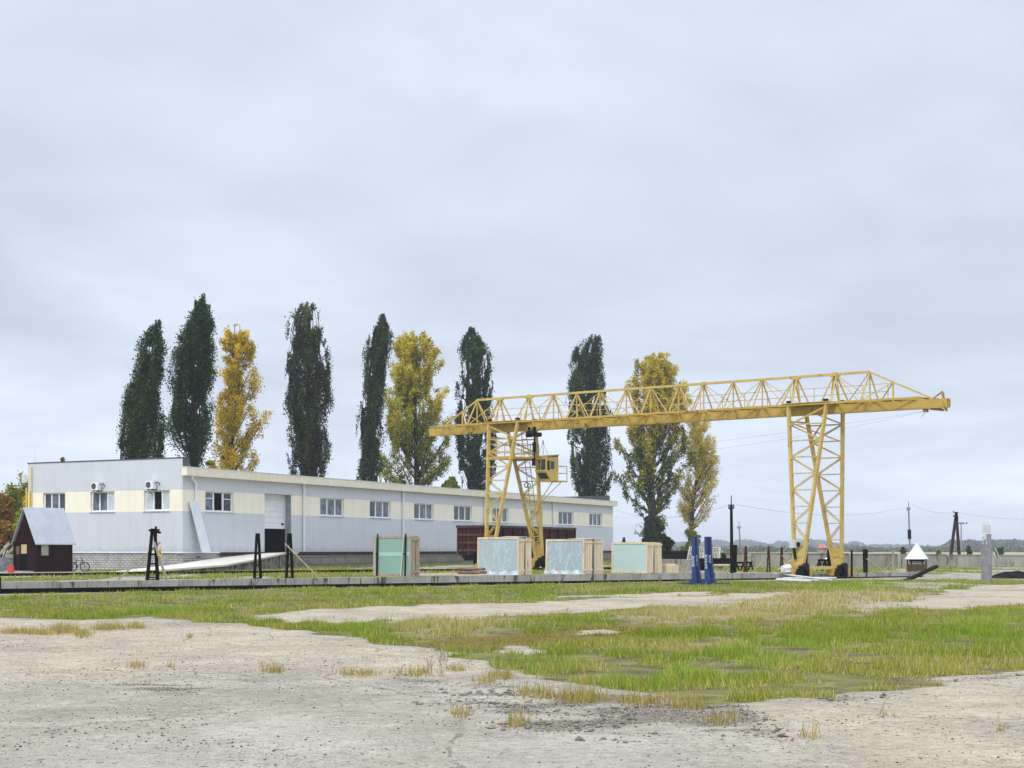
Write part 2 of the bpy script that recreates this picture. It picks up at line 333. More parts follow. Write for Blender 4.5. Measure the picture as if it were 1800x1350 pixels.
PALE = [[(900, 1290), (1250, 1292), (1320, 1330), (1250, 1400), (700, 1400), (780, 1320)], [(-50, 1300), (500, 1250), (700, 1300), (500, 1400), (-50, 1400)], [(800, 1208), (960, 1225), (1060, 1245), (900, 1262), (760, 1235)]]
RUB = [[(760, 1205), (900, 1215), (1250, 1245), (1400, 1300), (1150, 1300), (950, 1285), (780, 1250)]]
def masks(X, Y):
    g = soft(X, Y, GRASS_MAIN, .35, 1.2)
    bare = np.maximum.reduce([soft(X, Y, p, .8, 2.2, 5) for p in (BARE1, BARE2, BARE3)] + [soft(X, Y, p, .4, 1.0, 8) * .9 for p in (BARE4, BARE5)])
    patch = fbm(X * .16 + 7, Y * .10, 21)                                   # thin stretches in the rough grass
    g = g * (1 - bare) * (1 - .6 * sstep(.66, .74, patch) * (Y > 42))
    yard = (Y - (STRIP[0] + STRIP[1] * X)) > .6
    yg = sstep(.40, .56, fbm(X * .22, Y * .10, 31, 4)) * .8
    g = np.where(yard & (Y < 135), yg, g); g = np.where(Y >= 135, .9, g)
    tan = np.maximum.reduce([soft(X, Y, p, 1.2, 2.0, 12) for p in TAN]); tan = np.maximum(tan, bare)
    dark = np.maximum.reduce([soft(X, Y, p, .22, .9, 14) for p in DARKS]) * sstep(.38, .62, fbm(X * .9, Y * 2.4, 17)) * .9
    dark = np.maximum(dark, np.maximum.reduce([soft(X, Y, p, .5, 1.2, 24) for p in RUB]) * sstep(.40, .60, fbm(X * 1.3, Y * 1.9, 27)) * .75)
    dry = np.maximum.reduce([soft(X, Y, p, 1.0, 2.0, 15) for p in (DRY, DRY2, DRY3)])
    moss = soft(X, Y, MOSS, .8, 2.0, 18)
    br = np.maximum.reduce([soft(X, Y, p, .8, 1.5, 19) for p in BRIGHT])
    pale = np.maximum.reduce([soft(X, Y, p, 1.0, 2.0, 22) for p in PALE])
    return g, tan, dark, dry, moss, br, pale
MX0, MX1, MY0, MY1, MS = -48., 50., 9., 152., .2
_rx, _ry = np.meshgrid(np.arange(MX0, MX1, MS), np.arange(MY0, MY1, MS))
RAST = np.stack([m.reshape(_rx.shape) for m in masks(_rx.ravel(), _ry.ravel())])
def mlook(X, Y):
    i = np.clip((X - MX0) / MS, 0, RAST.shape[2] - 1.01); j = np.clip((Y - MY0) / MS, 0, RAST.shape[1] - 1.01); i0 = i.astype(int); j0 = j.astype(int); fi = i - i0; fj = j - j0
    return list(RAST[:, j0, i0] * (1 - fi) * (1 - fj) + RAST[:, j0, i0 + 1] * fi * (1 - fj) + RAST[:, j0 + 1, i0] * (1 - fi) * fj + RAST[:, j0 + 1, i0 + 1] * fi * fj)
xs = np.concatenate([-np.geomspace(4400, 32, 36), np.arange(-31.5, 36, .25), np.geomspace(36.5, 4400, 36)])
ys = np.concatenate([[-60, -20, 0, 4, 7], np.arange(9, 60, .2), np.arange(60, 110, .3), np.geomspace(110.5, 4900, 100)])
GX, GY = np.meshgrid(xs, ys)
gm, tm, dm, drm, mom, brm, pam = mlook(GX.ravel(), GY.ravel())
gm = np.where(GY.ravel() >= 135, .9, gm)
GZ = ground_h(GX.ravel(), GY.ravel())
nx, ny = len(xs), len(ys); idx = np.arange(nx * ny).reshape(ny, nx)
Q = np.stack([idx[:-1, :-1], idx[:-1, 1:], idx[1:, 1:], idx[1:, :-1]], -1).reshape(-1, 4)
def ground_mat():
    m, nt, b = new_mat('yard_ground'); a = nd(nt, 'ShaderNodeAttribute', attribute_name='m1'); c2 = nd(nt, 'ShaderNodeAttribute', attribute_name='m2')
    s1 = nd(nt, 'ShaderNodeSeparateColor'); nt.links.new(a.outputs['Color'], s1.inputs[0]); s2 = nd(nt, 'ShaderNodeSeparateColor'); nt.links.new(c2.outputs['Color'], s2.inputs[0])
    v = coords(nt); vs = coords(nt, (1, 1.0, 1))
    big = noise(nt, v, .22, 4, .55, .4); mid = noise(nt, v, 1.1, 6, .68, .6); fine = noise(nt, v, 7, 8, .82); grit = noise(nt, v, 38, 2, .7)
    grey = mixc(nt, ramp(nt, mid, [(.34, 0.), (.66, 1.)]), (.235, .208, .158), (.395, .352, .272))
    tan = mixc(nt, ramp(nt, mid, [(.34, 0.), (.66, 1.)]), (.33, .272, .19), (.455, .382, .278))
    c = mixc(nt, math_(nt, 'ADD', s1.outputs[1], math_(nt, 'MULTIPLY', math_(nt, 'SUBTRACT', big, .5), .9), clamp=True), grey, tan)
    c = mixc(nt, math_(nt, 'MULTIPLY', s2.outputs[2], .55), c, (.42, .385, .315))
    c = mixc(nt, ramp(nt, big, [(.50, 0.), (.64, .55)]), c, (.225, .20, .158))
    # grit, stones and worn spots of the old slab
    c = mixc(nt, .75, c, ramp(nt, fine, [(.30, .22), (.46, .95), (.70, 1.5)]), 'MULTIPLY')
    c = mixc(nt, .6, c, ramp(nt, grit, [(.28, .35), (.5, 1.), (.75, 1.5)]), 'MULTIPLY')
    vo = nd(nt, 'ShaderNodeTexVoronoi'); vo.inputs['Scale'].default_value = 5.5; nt.links.new(v, vo.inputs['Vector'])
    sc = nd(nt, 'ShaderNodeSeparateColor'); nt.links.new(vo.outputs['Color'], sc.inputs[0])
    peb = math_(nt, 'MULTIPLY', math_(nt, 'LESS_THAN', vo.outputs['Distance'], math_(nt, 'MULTIPLY', sc.outputs[0], .24)), math_(nt, 'GREATER_THAN', sc.outputs[1], .62))
    c = mixc(nt, math_(nt, 'MULTIPLY', peb, .8), c, mixc(nt, sc.outputs[2], (.09, .08, .07), (.50, .48, .45)))
    # cracks between old slabs
    vc = nd(nt, 'ShaderNodeTexVoronoi', feature='DISTANCE_TO_EDGE'); vc.inputs['Scale'].default_value = .16
    wv = nd(nt, 'ShaderNodeVectorMath', operation='ADD'); nt.links.new(v, wv.inputs[0])
    nv = nd(nt, 'ShaderNodeTexNoise'); nv.inputs['Scale'].default_value = .8; nv.inputs['Detail'].default_value = 5; nt.links.new(v, nv.inputs['Vector']); nt.links.new(nv.outputs['Color'], wv.inputs[1]); nt.links.new(wv.outputs[0], vc.inputs['Vector'])
    crack = math_(nt, 'MULTIPLY', math_(nt, 'LESS_THAN', vc.outputs['Distance'], .004), math_(nt, 'GREATER_THAN', mid, .47))
    c = mixc(nt, math_(nt, 'MULTIPLY', crack, .5), c, (.07, .06, .045))
    soil = mixc(nt, ramp(nt, fine, [(.35, 0.), (.65, 1.)]), (.06, .05, .035), (.22, .19, .14))
    c = mixc(nt, ramp(nt, math_(nt, 'ADD', s1.outputs[2], math_(nt, 'MULTIPLY', math_(nt, 'SUBTRACT', fine, .5), 1.0)), [(.32, 0.), (.75, .85)]), c, soil)
    # turf: moss, dead stems and humus between the blades
    turf = mixc(nt, ramp(nt, mid, [(.38, 0.), (.62, 1.)]), (.075, .062, .026), (.21, .19, .06))
    turf = mixc(nt, s2.outputs[0], turf, mixc(nt, mid, (.23, .18, .10), (.30, .24, .14)))
    turf = mixc(nt, s2.outputs[1], turf, mixc(nt, ramp(nt, fine, [(.4, 0.), (.6, 1.)]), (.11, .065, .015), (.19, .15, .025)))
    turf = mixc(nt, .7, turf, ramp(nt, fine, [(.30, .35), (.5, 1.), (.7, 1.5)]), 'MULTIPLY')
    gf = ramp(nt, math_(nt, 'ADD', s1.outputs[0], math_(nt, 'MULTIPLY', math_(nt, 'SUBTRACT', fine, .5), .9)), [(.38, 0.), (.58, 1.)])
    c = mixc(nt, gf, c, turf)
    sp = nd(nt, 'ShaderNodeSeparateXYZ'); nt.links.new(nd(nt, 'ShaderNodeNewGeometry').outputs['Position'], sp.inputs[0])
    field = math_(nt, 'GREATER_THAN', sp.outputs['Y'], 190.0)
    fc = mixc(nt, ramp(nt, noise(nt, coords(nt, (.02, .02, 1)), 1., 3), [(.4, 0.), (.6, 1.)]), (.30, .245, .13), (.36, .31, .17))
    c = mixc(nt, field, c, fc)
    nt.links.new(c, b.inputs['Base Color']); b.inputs['Roughness'].default_value = .93; b.inputs['Specular IOR Level'].default_value = .2
    bump(nt, b, math_(nt, 'ADD', math_(nt, 'MULTIPLY', mid, 1.6), math_(nt, 'ADD', fine, math_(nt, 'MULTIPLY', peb, .5))), .5, .05); return m
gro = npmesh('ground', np.stack([GX.ravel(), GY.ravel(), GZ], 1), Q, ground_mat(), {'m1': np.stack([gm, tm, dm], 1), 'm2': np.stack([drm, mom, pam], 1)}, smooth=True)
struct(gro)

# ------------------------------------------------------------------ grass blades (uncountable)
rng = np.random.default_rng(5)
def blades(name, n, x0, x1, y0, y1, hmin, hmax, wd, dens, mode, lean=.5, label=None, tall=1.0, ypow=1.0):
    """n candidate blades scattered over a world rectangle, kept where the mask dens says so"""
    X = rng.uniform(x0, x1, n); Y = y0 + (y1 - y0) * rng.uniform(0, 1, n) ** ypow
    ok = np.abs(X) < .345 * Y + 1.5; X, Y = X[ok], Y[ok]
    g, tan, dark, dry, moss, br, pale = mlook(X, Y)
    clump = fbm(X * 1.7, Y * 1.1, 44, 4); clump2 = fbm(X * .35 + 3, Y * .35, 45, 3)
    p = dens(X, Y, g, dry, moss, br, dark, clump)
    k = rng.uniform(0, 1, len(X)) < p
    X, Y, dry, moss, br, clump, clump2 = X[k], Y[k], dry[k], moss[k], br[k], clump[k], clump2[k]; n = len(X)
    hh = (hmin + (hmax - hmin) * rng.uniform(0, 1, n) ** 1.6) * (.22 + 2.6 * np.clip(clump - .28, 0, .5)) * (.6 + .8 * clump2) * (1 + .35 * dry - .55 * moss + .25 * br) * tall
    a = rng.uniform(0, 2 * np.pi, n); ln = rng.uniform(.1, 1, n) * lean * hh; la = rng.uniform(0, 2 * np.pi, n)
    wv = wd * rng.uniform(.6, 1.4, n); Z = ground_h(X, Y) - .01
    p0 = np.stack([X - np.cos(a) * wv / 2, Y - np.sin(a) * wv / 2, Z], 1); p1 = np.stack([X + np.cos(a) * wv / 2, Y + np.sin(a) * wv / 2, Z], 1)
    p2 = np.stack([X + np.cos(la) * ln, Y + np.sin(la) * ln, Z + hh], 1)
    V = np.stack([p0, p1, p2], 1).reshape(-1, 3); Fq = np.arange(3 * n).reshape(-1, 3)
    green = np.array([.225, .30, .032]); olive = np.array([.39, .39, .055]); dryc = np.array([.55, .45, .21]); bright = np.array([.25, .42, .04]); mossc = np.array([.24, .18, .025])
    r = rng.uniform(0, 1, (n, 1)); base = np.where(r < .42 + 1.5 * (clump2[:, None] - .5), green, np.where(r < .84 + .9 * (clump2[:, None] - .5), olive, dryc))
    base = np.where(rng.uniform(0, 1, (n, 1)) < dry[:, None] * .75, dryc, base)
    base = np.where(rng.uniform(0, 1, (n, 1)) < br[:, None] * .5, bright, base)
    base = np.where(rng.uniform(0, 1, (n, 1)) < moss[:, None] * .6, mossc, base)
    if mode == 'dry': base = np.where(r < .7, dryc * np.array([.85, .78, .7]), olive * .8)
    col = base * rng.uniform(.6, 1.3, (n, 1))
    o = npmesh(name, V, Fq, M['grassb'], {'col': col}); struct(o, 'stuff'); o['label'] = label; o['category'] = 'grass'; return o
dmain = lambda X, Y, g, dry, moss, br, dark, c: np.where((Y - (STRIP[0] + STRIP[1] * X)) > -1.0, 0, sstep(.30, .75, g) * (.06 + 1.0 * sstep(.38, .58, c)) * (1 - .5 * moss) * (.35 + .9 * sstep(.35, .6, fbm(X * .45, Y * .3, 47, 3))))
blades('grass', 1100000, -14, 18, 17, 46, .035, .155, .017, dmain, 'mix', label='rough green and yellowed grass of the near lawn')
blades('grass', 520000, -32, 34, 44, 96, .035, .16, .034, dmain, 'mix', label='rough grass verge in front of the low concrete wall')
dyard = lambda X, Y, g, dry, moss, br, dark, c: np.where((Y - (STRIP[0] + STRIP[1] * X)) > .9, sstep(.25, .6, g) * .8, 0)
blades('yard_grass', 260000, -45, 48, 64, 150, .05, .22, .05, dyard, 'mix', label='short grass on the yard behind the low concrete wall')
TUFTS = [(40, 1110, 30, 4, 1.0), (75, 1112, 25, 4, 1), (110, 1108, 26, 4, 1), (145, 1116, 12, 5, 1.2), (190, 1105, 24, 3, .9), (240, 1102, 14, 3, .8), (480, 1180, 16, 3, 1.2), (335, 1121, 5, 2, .6), (640, 1184, 32, 5, 1.2), (690, 1184, 22, 4, 1.2),
         (735, 1184, 18, 4, 1.2), (810, 1257, 14, 6, 1.1), (910, 1272, 16, 6, 1.2), (975, 1281, 24, 4, .8), (800, 1176, 14, 4, .6), (850, 1200, 18, 5, .8), (240, 1172, 14, 3, .6), (200, 1168, 10, 2, .5), (945, 1222, 30, 7, .9), (1020, 1230, 40, 7, .8),
         (1120, 1236, 40, 6, .9), (1210, 1243, 30, 6, .9), (880, 1190, 20, 6, .9), (60, 1072, 30, 4, 1), (1260, 1270, 30, 5, .5), (1180, 1268, 30, 5, .5), (1420, 1296, 20, 3, .4), (1560, 1260, 8, 3, .5), (1760, 1284, 12, 3, .5), (300, 1173, 10, 2, .5)]
def dtuft(X, Y, g, dry, moss, br, dark, c):
    px = X / Y * F + CX; py = HY + F * CZ / Y; p = np.zeros(len(X))
    for x, y, rx, ry, s in TUFTS: p = np.maximum(p, s * np.exp(-(((px - x) / rx) ** 2 + ((py - y) / ry) ** 2) * 1.3))
    return np.minimum(1, p * 2.2) * (.3 + c)
blades('dry_grass', 700000, -14, 10, 13.5, 46, .06, .22, .014, dtuft, 'dry', label='tufts of dead grass growing through the old concrete')
# loose stones and grit on the slab
def stones(name, n, x0, x1, y0, y1, s0, s1, fn, label, mat):
    X = rng.uniform(x0, x1, n); Y = y0 + (y1 - y0) * rng.uniform(0, 1, n) ** 1.5; ok = np.abs(X) < .345 * Y + 1; X, Y = X[ok], Y[ok]
    mk = mlook(X, Y); k = rng.uniform(0, 1, len(X)) < fn(X, Y, *mk); X, Y = X[k], Y[k]; n = len(X)
    oc = np.array([(1, 0, 0), (0, 1, 0), (-1, 0, 0), (0, -1, 0), (0, 0, 1), (0, 0, -1)], float); T = np.array([(0, 1, 4), (1, 2, 4), (2, 3, 4), (3, 0, 4), (1, 0, 5), (2, 1, 5), (3, 2, 5), (0, 3, 5)])
    s = (s0 + (s1 - s0) * rng.uniform(0, 1, (n, 1, 1)) ** 3); P = oc[None] * s * rng.uniform(.5, 1.3, (n, 6, 3)) * np.array([1, 1, .6])
    a = rng.uniform(0, 6.28, n); ca, sa = np.cos(a)[:, None], np.sin(a)[:, None]; Px = P[:, :, 0] * ca - P[:, :, 1] * sa; Py = P[:, :, 0] * sa + P[:, :, 1] * ca
    V = np.stack([Px + X[:, None], Py + Y[:, None], P[:, :, 2] + ground_h(X, Y)[:, None] + s[:, :, 0] * .2], -1).reshape(-1, 3)
    Fq = (T[None] + (np.arange(n) * 6)[:, None, None]).reshape(-1, 3)
    o = npmesh(name, V, Fq, mat); struct(o, 'stuff'); o['label'] = label; o['category'] = 'gravel'
stones('gravel', 280000, -11, 13, 11, 42, .004, .019, lambda X, Y, g, t, d, dr, m, b, p: (1 - g) * (.30 * sstep(.30, .62, fbm(X * .8, Y * .8, 67)) + .06 + .5 * d), 'loose pebbles scattered over the old concrete yard', M['stone'])
stones('debris', 260000, -11, 13, 11, 42, .004, .020, lambda X, Y, g, t, d, dr, m, b, p: (1 - g) * (.15 * sstep(.48, .68, fbm(X * .5, Y * .5, 61)) + .03 + .8 * d), 'dark crumbled debris along the broken slab edge', M['crumb'])
stones('rubble', 40000, -4, 8, 13, 26, .008, .05, lambda X, Y, g, t, d, dr, m, b, p: (d > .12) * .30 * (1 - g) * sstep(.40, .62, fbm(X * 1.1, Y * 1.1, 63)), 'broken lumps of concrete along the ragged grass edge', M['lump'])
# leafless weed stalks in the foreground
def weed(px, py, h, label, n=7):
    p = G(px, py); p.z = gz(p.x, p.y); mb = MB(); r = random.Random(int(px))
    for k in range(n):
        q = p + Vector((r.uniform(-.25, .25) * h, r.uniform(-.2, .2) * h, h * r.uniform(.6, 1))); mb.tube(p + Vector((r.uniform(-.05, .05), r.uniform(-.05, .05), -.02)), q, .004, .002, 4)
        for j in range(3): s = p.lerp(q, r.uniform(.5, .95)); mb.tube(s, s + Vector((r.uniform(-.06, .06), r.uniform(-.05, .05), r.uniform(.05, .13))), .003, .004, 4)
    tag(mb.build('dead_weed', M['greywood'], origin=p), label, 'weed')
weed(776, 1189, .42, 'tall leafless brown weed with forked stalks right of the dry tufts')
weed(757, 1187, .24, 'short leafless brown weed just left of the tall forked weed', 5)

# ------------------------------------------------------------------ low wall, crane rails
o = thing('retaining_wall', 'long low weathered concrete wall with streaked blocks behind the front crane rail', 'wall', (0, STRIP[0], 0))
mb = MB(); nrm = Vector((-rdir.y, rdir.x, 0)); s = -25.9; P0 = Vector((0, STRIP[0], 0)); d1 = Vector((1, STRIP[1], 0)).normalized(); n1 = Vector((-d1.y, d1.x, 0))
while s < 33.2:
    L = rnd.choice((1.2, 1.9, 2.4, 3.0, 3.6)); e = min(s + L, 33.3); xm = P0.x + d1.x * (s + e) / 2
    top = .45 - .16 * float(sstep(9, 20, np.array(xm))) + rnd.uniform(-.012, .012); jit = rnd.uniform(-.015, .015)
    a = P0 + d1 * (s + .015) + n1 * jit; b_ = P0 + d1 * (e - .015) + n1 * jit
    mb.hexa([a + Vector((0, 0, -.2)), b_ + Vector((0, 0, -.2)), b_ + n1 * .55 + Vector((0, 0, -.2)), a + n1 * .55 + Vector((0, 0, -.2))],
            [a + Vector((0, 0, top)), b_ + Vector((0, 0, top)), b_ + n1 * .55 + Vector((0, 0, top)), a + n1 * .55 + Vector((0, 0, top))]); s = e
mb.build('wall', M['concrete'], o)
def wallp(x, off=0.0, z=.45):             # a point on the low wall's top seen at column x, off metres behind its front face
    D = lineD(x, STRIP[0] + off, STRIP[1]); return W(x, HY, D) * 1.0 + Vector((0, 0, z - CZ))
def rail(name, a, x0, x1, z0, z1, label, wd=.13, dz=0.0):
    mb = MB(); p = Vector((x0, a[0] + a[1] * x0, 0)); q = Vector((x1, a[0] + a[1] * x1, 0))
    for (wz0, wz1, ww) in ((z0, z0 + .03, wd * 1.5), (z0 + .03, z1 - .05, wd * .45), (z1 - .05, z1, wd)):
        mb.bar(p + Vector((0, 0, (wz0 + wz1) / 2)), q + Vector((0, 0, (wz0 + wz1) / 2 + dz)), ww, wz1 - wz0)
    return tag(mb.build(name, M['rail'], origin=p), label, 'rail')
RAIL1 = (76.75, .78)
rail('crane_rail', RAIL1, -20.7, 25.8, -.02, .20, 'black front crane rail at the foot of the low concrete wall', .22, -.14)
rail('crane_rail', RAIL2, -33, 16, .22, .46, 'black rear crane rail crossing the yard before the building', .16)
bp = Vector((-20.55, RAIL1[0] - RAIL1[1] * 20.55, 0)); mb = MB(); mb.box(bp + Vector((0, 0, .3)), .55, .5, .75); mb.box(bp + Vector((0, 0, .72)), .4, .36, .14); mb.bar(bp + Vector((.2, .3, .1)), bp + Vector((.9, .9, .05)), .12)
tag(mb.build('buffer_stop', M['blackwood'], origin=bp), 'black buffer stop block ending the front crane rail', 'buffer stop')
# ------------------------------------------------------------------ the long building
K = Vector((-22.3, 104, 0)); EX = Vector((.407, .913, 0)); N1 = Vector((.913, -.407, 0)); EY = Vector((-.875, .485, 0)); N2 = Vector((-.485, -.875, 0))
LEN, WID = 84.0, 14.5; GB = .30
def Lp(s, o=0, z=0): return K + EX * s + N1 * o + Vector((0, 0, z))
def Gp(t, o=0, z=0): return K + EY * t + N2 * o + Vector((0, 0, z))
def s_of(x): t = (x - CX) / F; return (t * K.y - K.x) / (EX.x - EX.y * t)
def t_of(x): t = (x - CX) / F; return (K.x - t * K.y) / (-EY.x + EY.y * t)
WZ0, WZ1 = 4.36, 5.78
bld = thing('warehouse', 'long low white and grey warehouse with a cream window band and cream eaves', 'building', K + Vector((0, 0, GB)))
longwin = [(s_of(a), s_of(b)) for a, b in ((361, 411), (563, 605), (650, 687), (728, 762.5), (798, 830), (865.5, 894), (982, 1008), (1036, 1058.5))]
gablewin = [(t_of(b), t_of(a)) for a, b in ((75.5, 114.4), (159, 201), (253, 298))]
doors = [(s_of(465), s_of(512), 1.53, 5.86), (s_of(931), s_of(954), 1.53, 5.7)]
mb = MB()
def wall(P, a0, a1, z0, z1, ops, dep):
    A = sorted({a0, a1, *[v for o in ops for v in o[:2]]}); Z = sorted({z0, z1, *[v for o in ops for v in o[2:4]]})
    for i in range(len(A) - 1):
        for j in range(len(Z) - 1):
            ca, cz = (A[i] + A[i + 1]) / 2, (Z[j] + Z[j + 1]) / 2
            if any(o[0] < ca < o[1] and o[2] < cz < o[3] for o in ops): continue
            mb.face([P(A[i], 0, Z[j]), P(A[i + 1], 0, Z[j]), P(A[i + 1], 0, Z[j + 1]), P(A[i], 0, Z[j + 1])])
    for o in ops:
        dp = o[4] if len(o) > 4 else dep; a, b, c, d = o[:4]
        for q in ([(a, c), (b, c)], [(b, c), (b, d)], [(b, d), (a, d)], [(a, d), (a, c)]):
            mb.face([P(q[0][0], 0, q[0][1]), P(q[1][0], 0, q[1][1]), P(q[1][0], -dp, q[1][1]), P(q[0][0], -dp, q[0][1])])
wall(Lp, 0, LEN, 1.53, 7.2, [(a, b, WZ0, WZ1) for a, b in longwin] + [d + (.55,) for d in doors], .22)
wall(Gp, 0, WID, 1.53, 7.92, [(a, b, WZ0, WZ1) for a, b in gablewin], .22)
mb.face([Gp(WID, 0, GB), Gp(WID, 0, 7.9), Gp(WID, 0, 7.9) + EX * LEN, Gp(WID, 0, GB) + EX * LEN])
mb.face([Lp(LEN, 0, GB), Lp(LEN, 0, 7.2), Gp(WID, 0, 7.2) + EX * LEN, Gp(WID, 0, GB) + EX * LEN])
# back of the gable parapet
mb.face([Lp(.75, 0, 7.2), Lp(.75, 0, 7.92), Gp(WID, 0, 7.92) + EX * .75, Gp(WID, 0, 7.2) + EX * .75])
mb.build('wall', M['wall'], bld)
mb = MB(); mb.face([Lp(0, -.02, 7.18), Lp(LEN, -.02, 7.18), Gp(WID, 0, 7.18) + EX * LEN, Gp(WID, 0, 7.18)])
for px in (651, 667, 700, 760):
    s = s_of(px); mb.tube(Lp(s, -1.2, 7.1), Lp(s, -1.2, 7.75), .09, n=8); mb.tube(Lp(s, -1.2, 7.72), Lp(s, -1.2, 7.80), .15, n=8)
mb.build('roof', M['roofdark'], bld)
mb = MB(); mb.hexa([Lp(LEN - .3, -.4, 7.1), Lp(LEN, -.4, 7.1), Gp(WID, 0, 7.1) + EX * LEN, Gp(WID, 0, 7.1) + EX * (LEN - .3)], [Lp(LEN - .3, -.4, 7.98), Lp(LEN, -.4, 7.98), Gp(WID, 0, 7.98) + EX * LEN, Gp(WID, 0, 7.98) + EX * (LEN - .3)])
mb.build('parapet', M['roofdark'], bld)
mb = MB(); mb.hexa([Lp(-.04, .03, 7.922), Lp(.79, .03, 7.922), Gp(WID + .05, 0, 7.922) + EX * .79, Gp(WID + .05, .04, 7.922)], [Lp(-.04, .03, 7.99), Lp(.79, .03, 7.99), Gp(WID + .05, 0, 7.99) + EX * .79, Gp(WID + .05, .04, 7.99)])
mb.face([Lp(.02, .012, 7.3), Lp(.76, .012, 7.3), Lp(.76, .012, 7.92), Lp(.02, .012, 7.92)])
mb.build('parapet_cap', M['roofdark'], bld)
mb = MB(); mb.hexa([Lp(-.12, .002, 6.74), Lp(LEN + .4, .002, 6.74), Lp(LEN + .4, .42, 6.74), Lp(-.12, .42, 6.74)], [Lp(-.12, .002, 7.30), Lp(LEN + .4, .002, 7.30), Lp(LEN + .4, .46, 7.30), Lp(-.12, .46, 7.30)])
mb.build('eaves_fascia', M['cream'], bld)
mb = MB(); mb.hexa([Lp(-.14, -.1, 7.302), Lp(LEN + .42, -.1, 7.302), Lp(LEN + .42, .49, 7.302), Lp(-.14, .49, 7.302)], [Lp(-.14, -.1, 7.36), Lp(LEN + .42, -.1, 7.36), Lp(LEN + .42, .49, 7.34), Lp(-.14, .49, 7.34)])
mb.build('eaves_flashing', M['whitegrey'], bld)
# plinth: white brick under the gable and the first metres of the long side, concrete blocks beyond
mb = MB(); mb.face([Gp(0, -.03, -.1), Gp(WID, -.03, -.1), Gp(WID, -.03, 1.528), Gp(0, -.03, 1.528)]); mb.face([Lp(0, -.03, -.1), Lp(4.3, -.03, -.1), Lp(4.3, -.03, 1.528), Lp(0, -.03, 1.528)])
mb.build('brick_plinth', M['brick'], bld)
mb = MB(); mb.hexa([Gp(0, .06, 1.47), Gp(WID, .06, 1.47), Gp(WID, .002, 1.47), Gp(0, .002, 1.47)], [Gp(0, .06, 1.53), Gp(WID, .06, 1.53), Gp(WID, .002, 1.56), Gp(0, .002, 1.56)])
mb.hexa([Lp(-.05, .06, 1.47), Lp(4.3, .06, 1.47), Lp(4.3, .002, 1.47), Lp(-.05, .002, 1.47)], [Lp(-.05, .06, 1.53), Lp(4.3, .06, 1.53), Lp(4.3, .002, 1.56), Lp(-.05, .002, 1.56)])
mb.build('drip_sill', M['whitegrey'], bld)
mb = MB(); s = 4.3
while s < LEN:
    e = min(s + rnd.choice((1.8, 2.4, 2.4)), LEN)
    for z0, z1 in ((-.1, .72), (.73, 1.24)): j = rnd.uniform(-.05, .03); mb.hexa([Lp(s, -.4, z0), Lp(e - .025, -.4, z0), Lp(e - .025, -.02 + j, z0), Lp(s, -.02 + j, z0)], [Lp(s, -.4, z1), Lp(e - .025, -.4, z1), Lp(e - .025, -.02 + j, z1), Lp(s, -.02 + j, z1)])
    s = e
mb.build('block_plinth', M['blocks'], bld)
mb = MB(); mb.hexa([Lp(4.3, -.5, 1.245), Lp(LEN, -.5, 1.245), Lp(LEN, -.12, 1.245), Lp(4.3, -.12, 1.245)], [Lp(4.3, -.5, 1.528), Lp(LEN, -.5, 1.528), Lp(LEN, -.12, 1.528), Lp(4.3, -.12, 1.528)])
mb.build('overhang_shade_strip', M['brown'], bld)  # recessed brown strip, its dark colour stands in for the wall overhang's shadow
# windows: frame with two mullions > panes, sill
def window(P, a, b, kinds, transom=None):
    z0, z1 = WZ0, WZ1; w = b - a; f = .06 if w < 4 else .09; d = -.14
    mb = MB()
    def fb(a0, a1, c0, c1, dd=.07): mb.hexa([P(a0, d, c0), P(a1, d, c0), P(a1, d - dd, c0), P(a0, d - dd, c0)], [P(a0, d, c1), P(a1, d, c1), P(a1, d - dd, c1), P(a0, d - dd, c1)])
    fb(a + .02, b - .02, z0 + .02, z0 + .02 + .09); fb(a + .02, b - .02, z1 - .09, z1 - .01)
    wx = .10 * w / 2.2
    fb(a + .01, a + .01 + wx, z0 + .111, z1 - .091); fb(b - .01 - wx, b - .01, z0 + .111, z1 - .091)
    for k in (1, 2): c = a + w * k / 3; fb(c - wx * .55, c + wx * .55, z0 + .112, z1 - .092)
    for k in transom or (): fb(a + w * k / 3 + wx * .6, a + w * (k + 1) / 3 - wx * .6, z0 + .9, z0 + .96)
    fr = mb.build('window', M['white'], bld)
    mats = [M['pane'], M['panedark'], M['curtain'], M['dark']]; pm = MB()
    for k, c in enumerate(kinds):
        pm.m = c; x0, x1 = a + w * k / 3, a + w * (k + 1) / 3; dd = d - .04 if c < 3 else d - .06
        pm.face([P(x0, dd, z0 + .05), P(x1, dd, z0 + .05), P(x1, dd, z1 - .05), P(x0, dd, z1 - .05)])
    pm.build('pane', mats, fr)
    sm = MB(); sm.hexa([P(a - .08, .09, z0 - .03), P(b + .08, .09, z0 - .03), P(b + .08, -.2, z0 - .01), P(a - .08, -.2, z0 - .01)], [P(a - .08, .09, z0 + .0), P(b + .08, .09, z0 + .0), P(b + .08, -.2, z0 + .019), P(a - .08, -.2, z0 + .019)])
    sm.build('sill', M['white'], fr)
for (a, b), k, tr in zip(longwin, ((0, 3, 1), (0, 0, 0), (1, 0, 0), (1, 0, 0), (1, 1, 1), (0, 1, 0), (1, 1, 1), (1, 0, 0), ), ((0, 2), (), (), (), (), (), (), ())): window(Lp, a, b, k, tr)
for (a, b), k in zip(gablewin, ((1, 0, 1), (2, 0, 0), (2, 3, 2))): window(Gp, a, b, k)
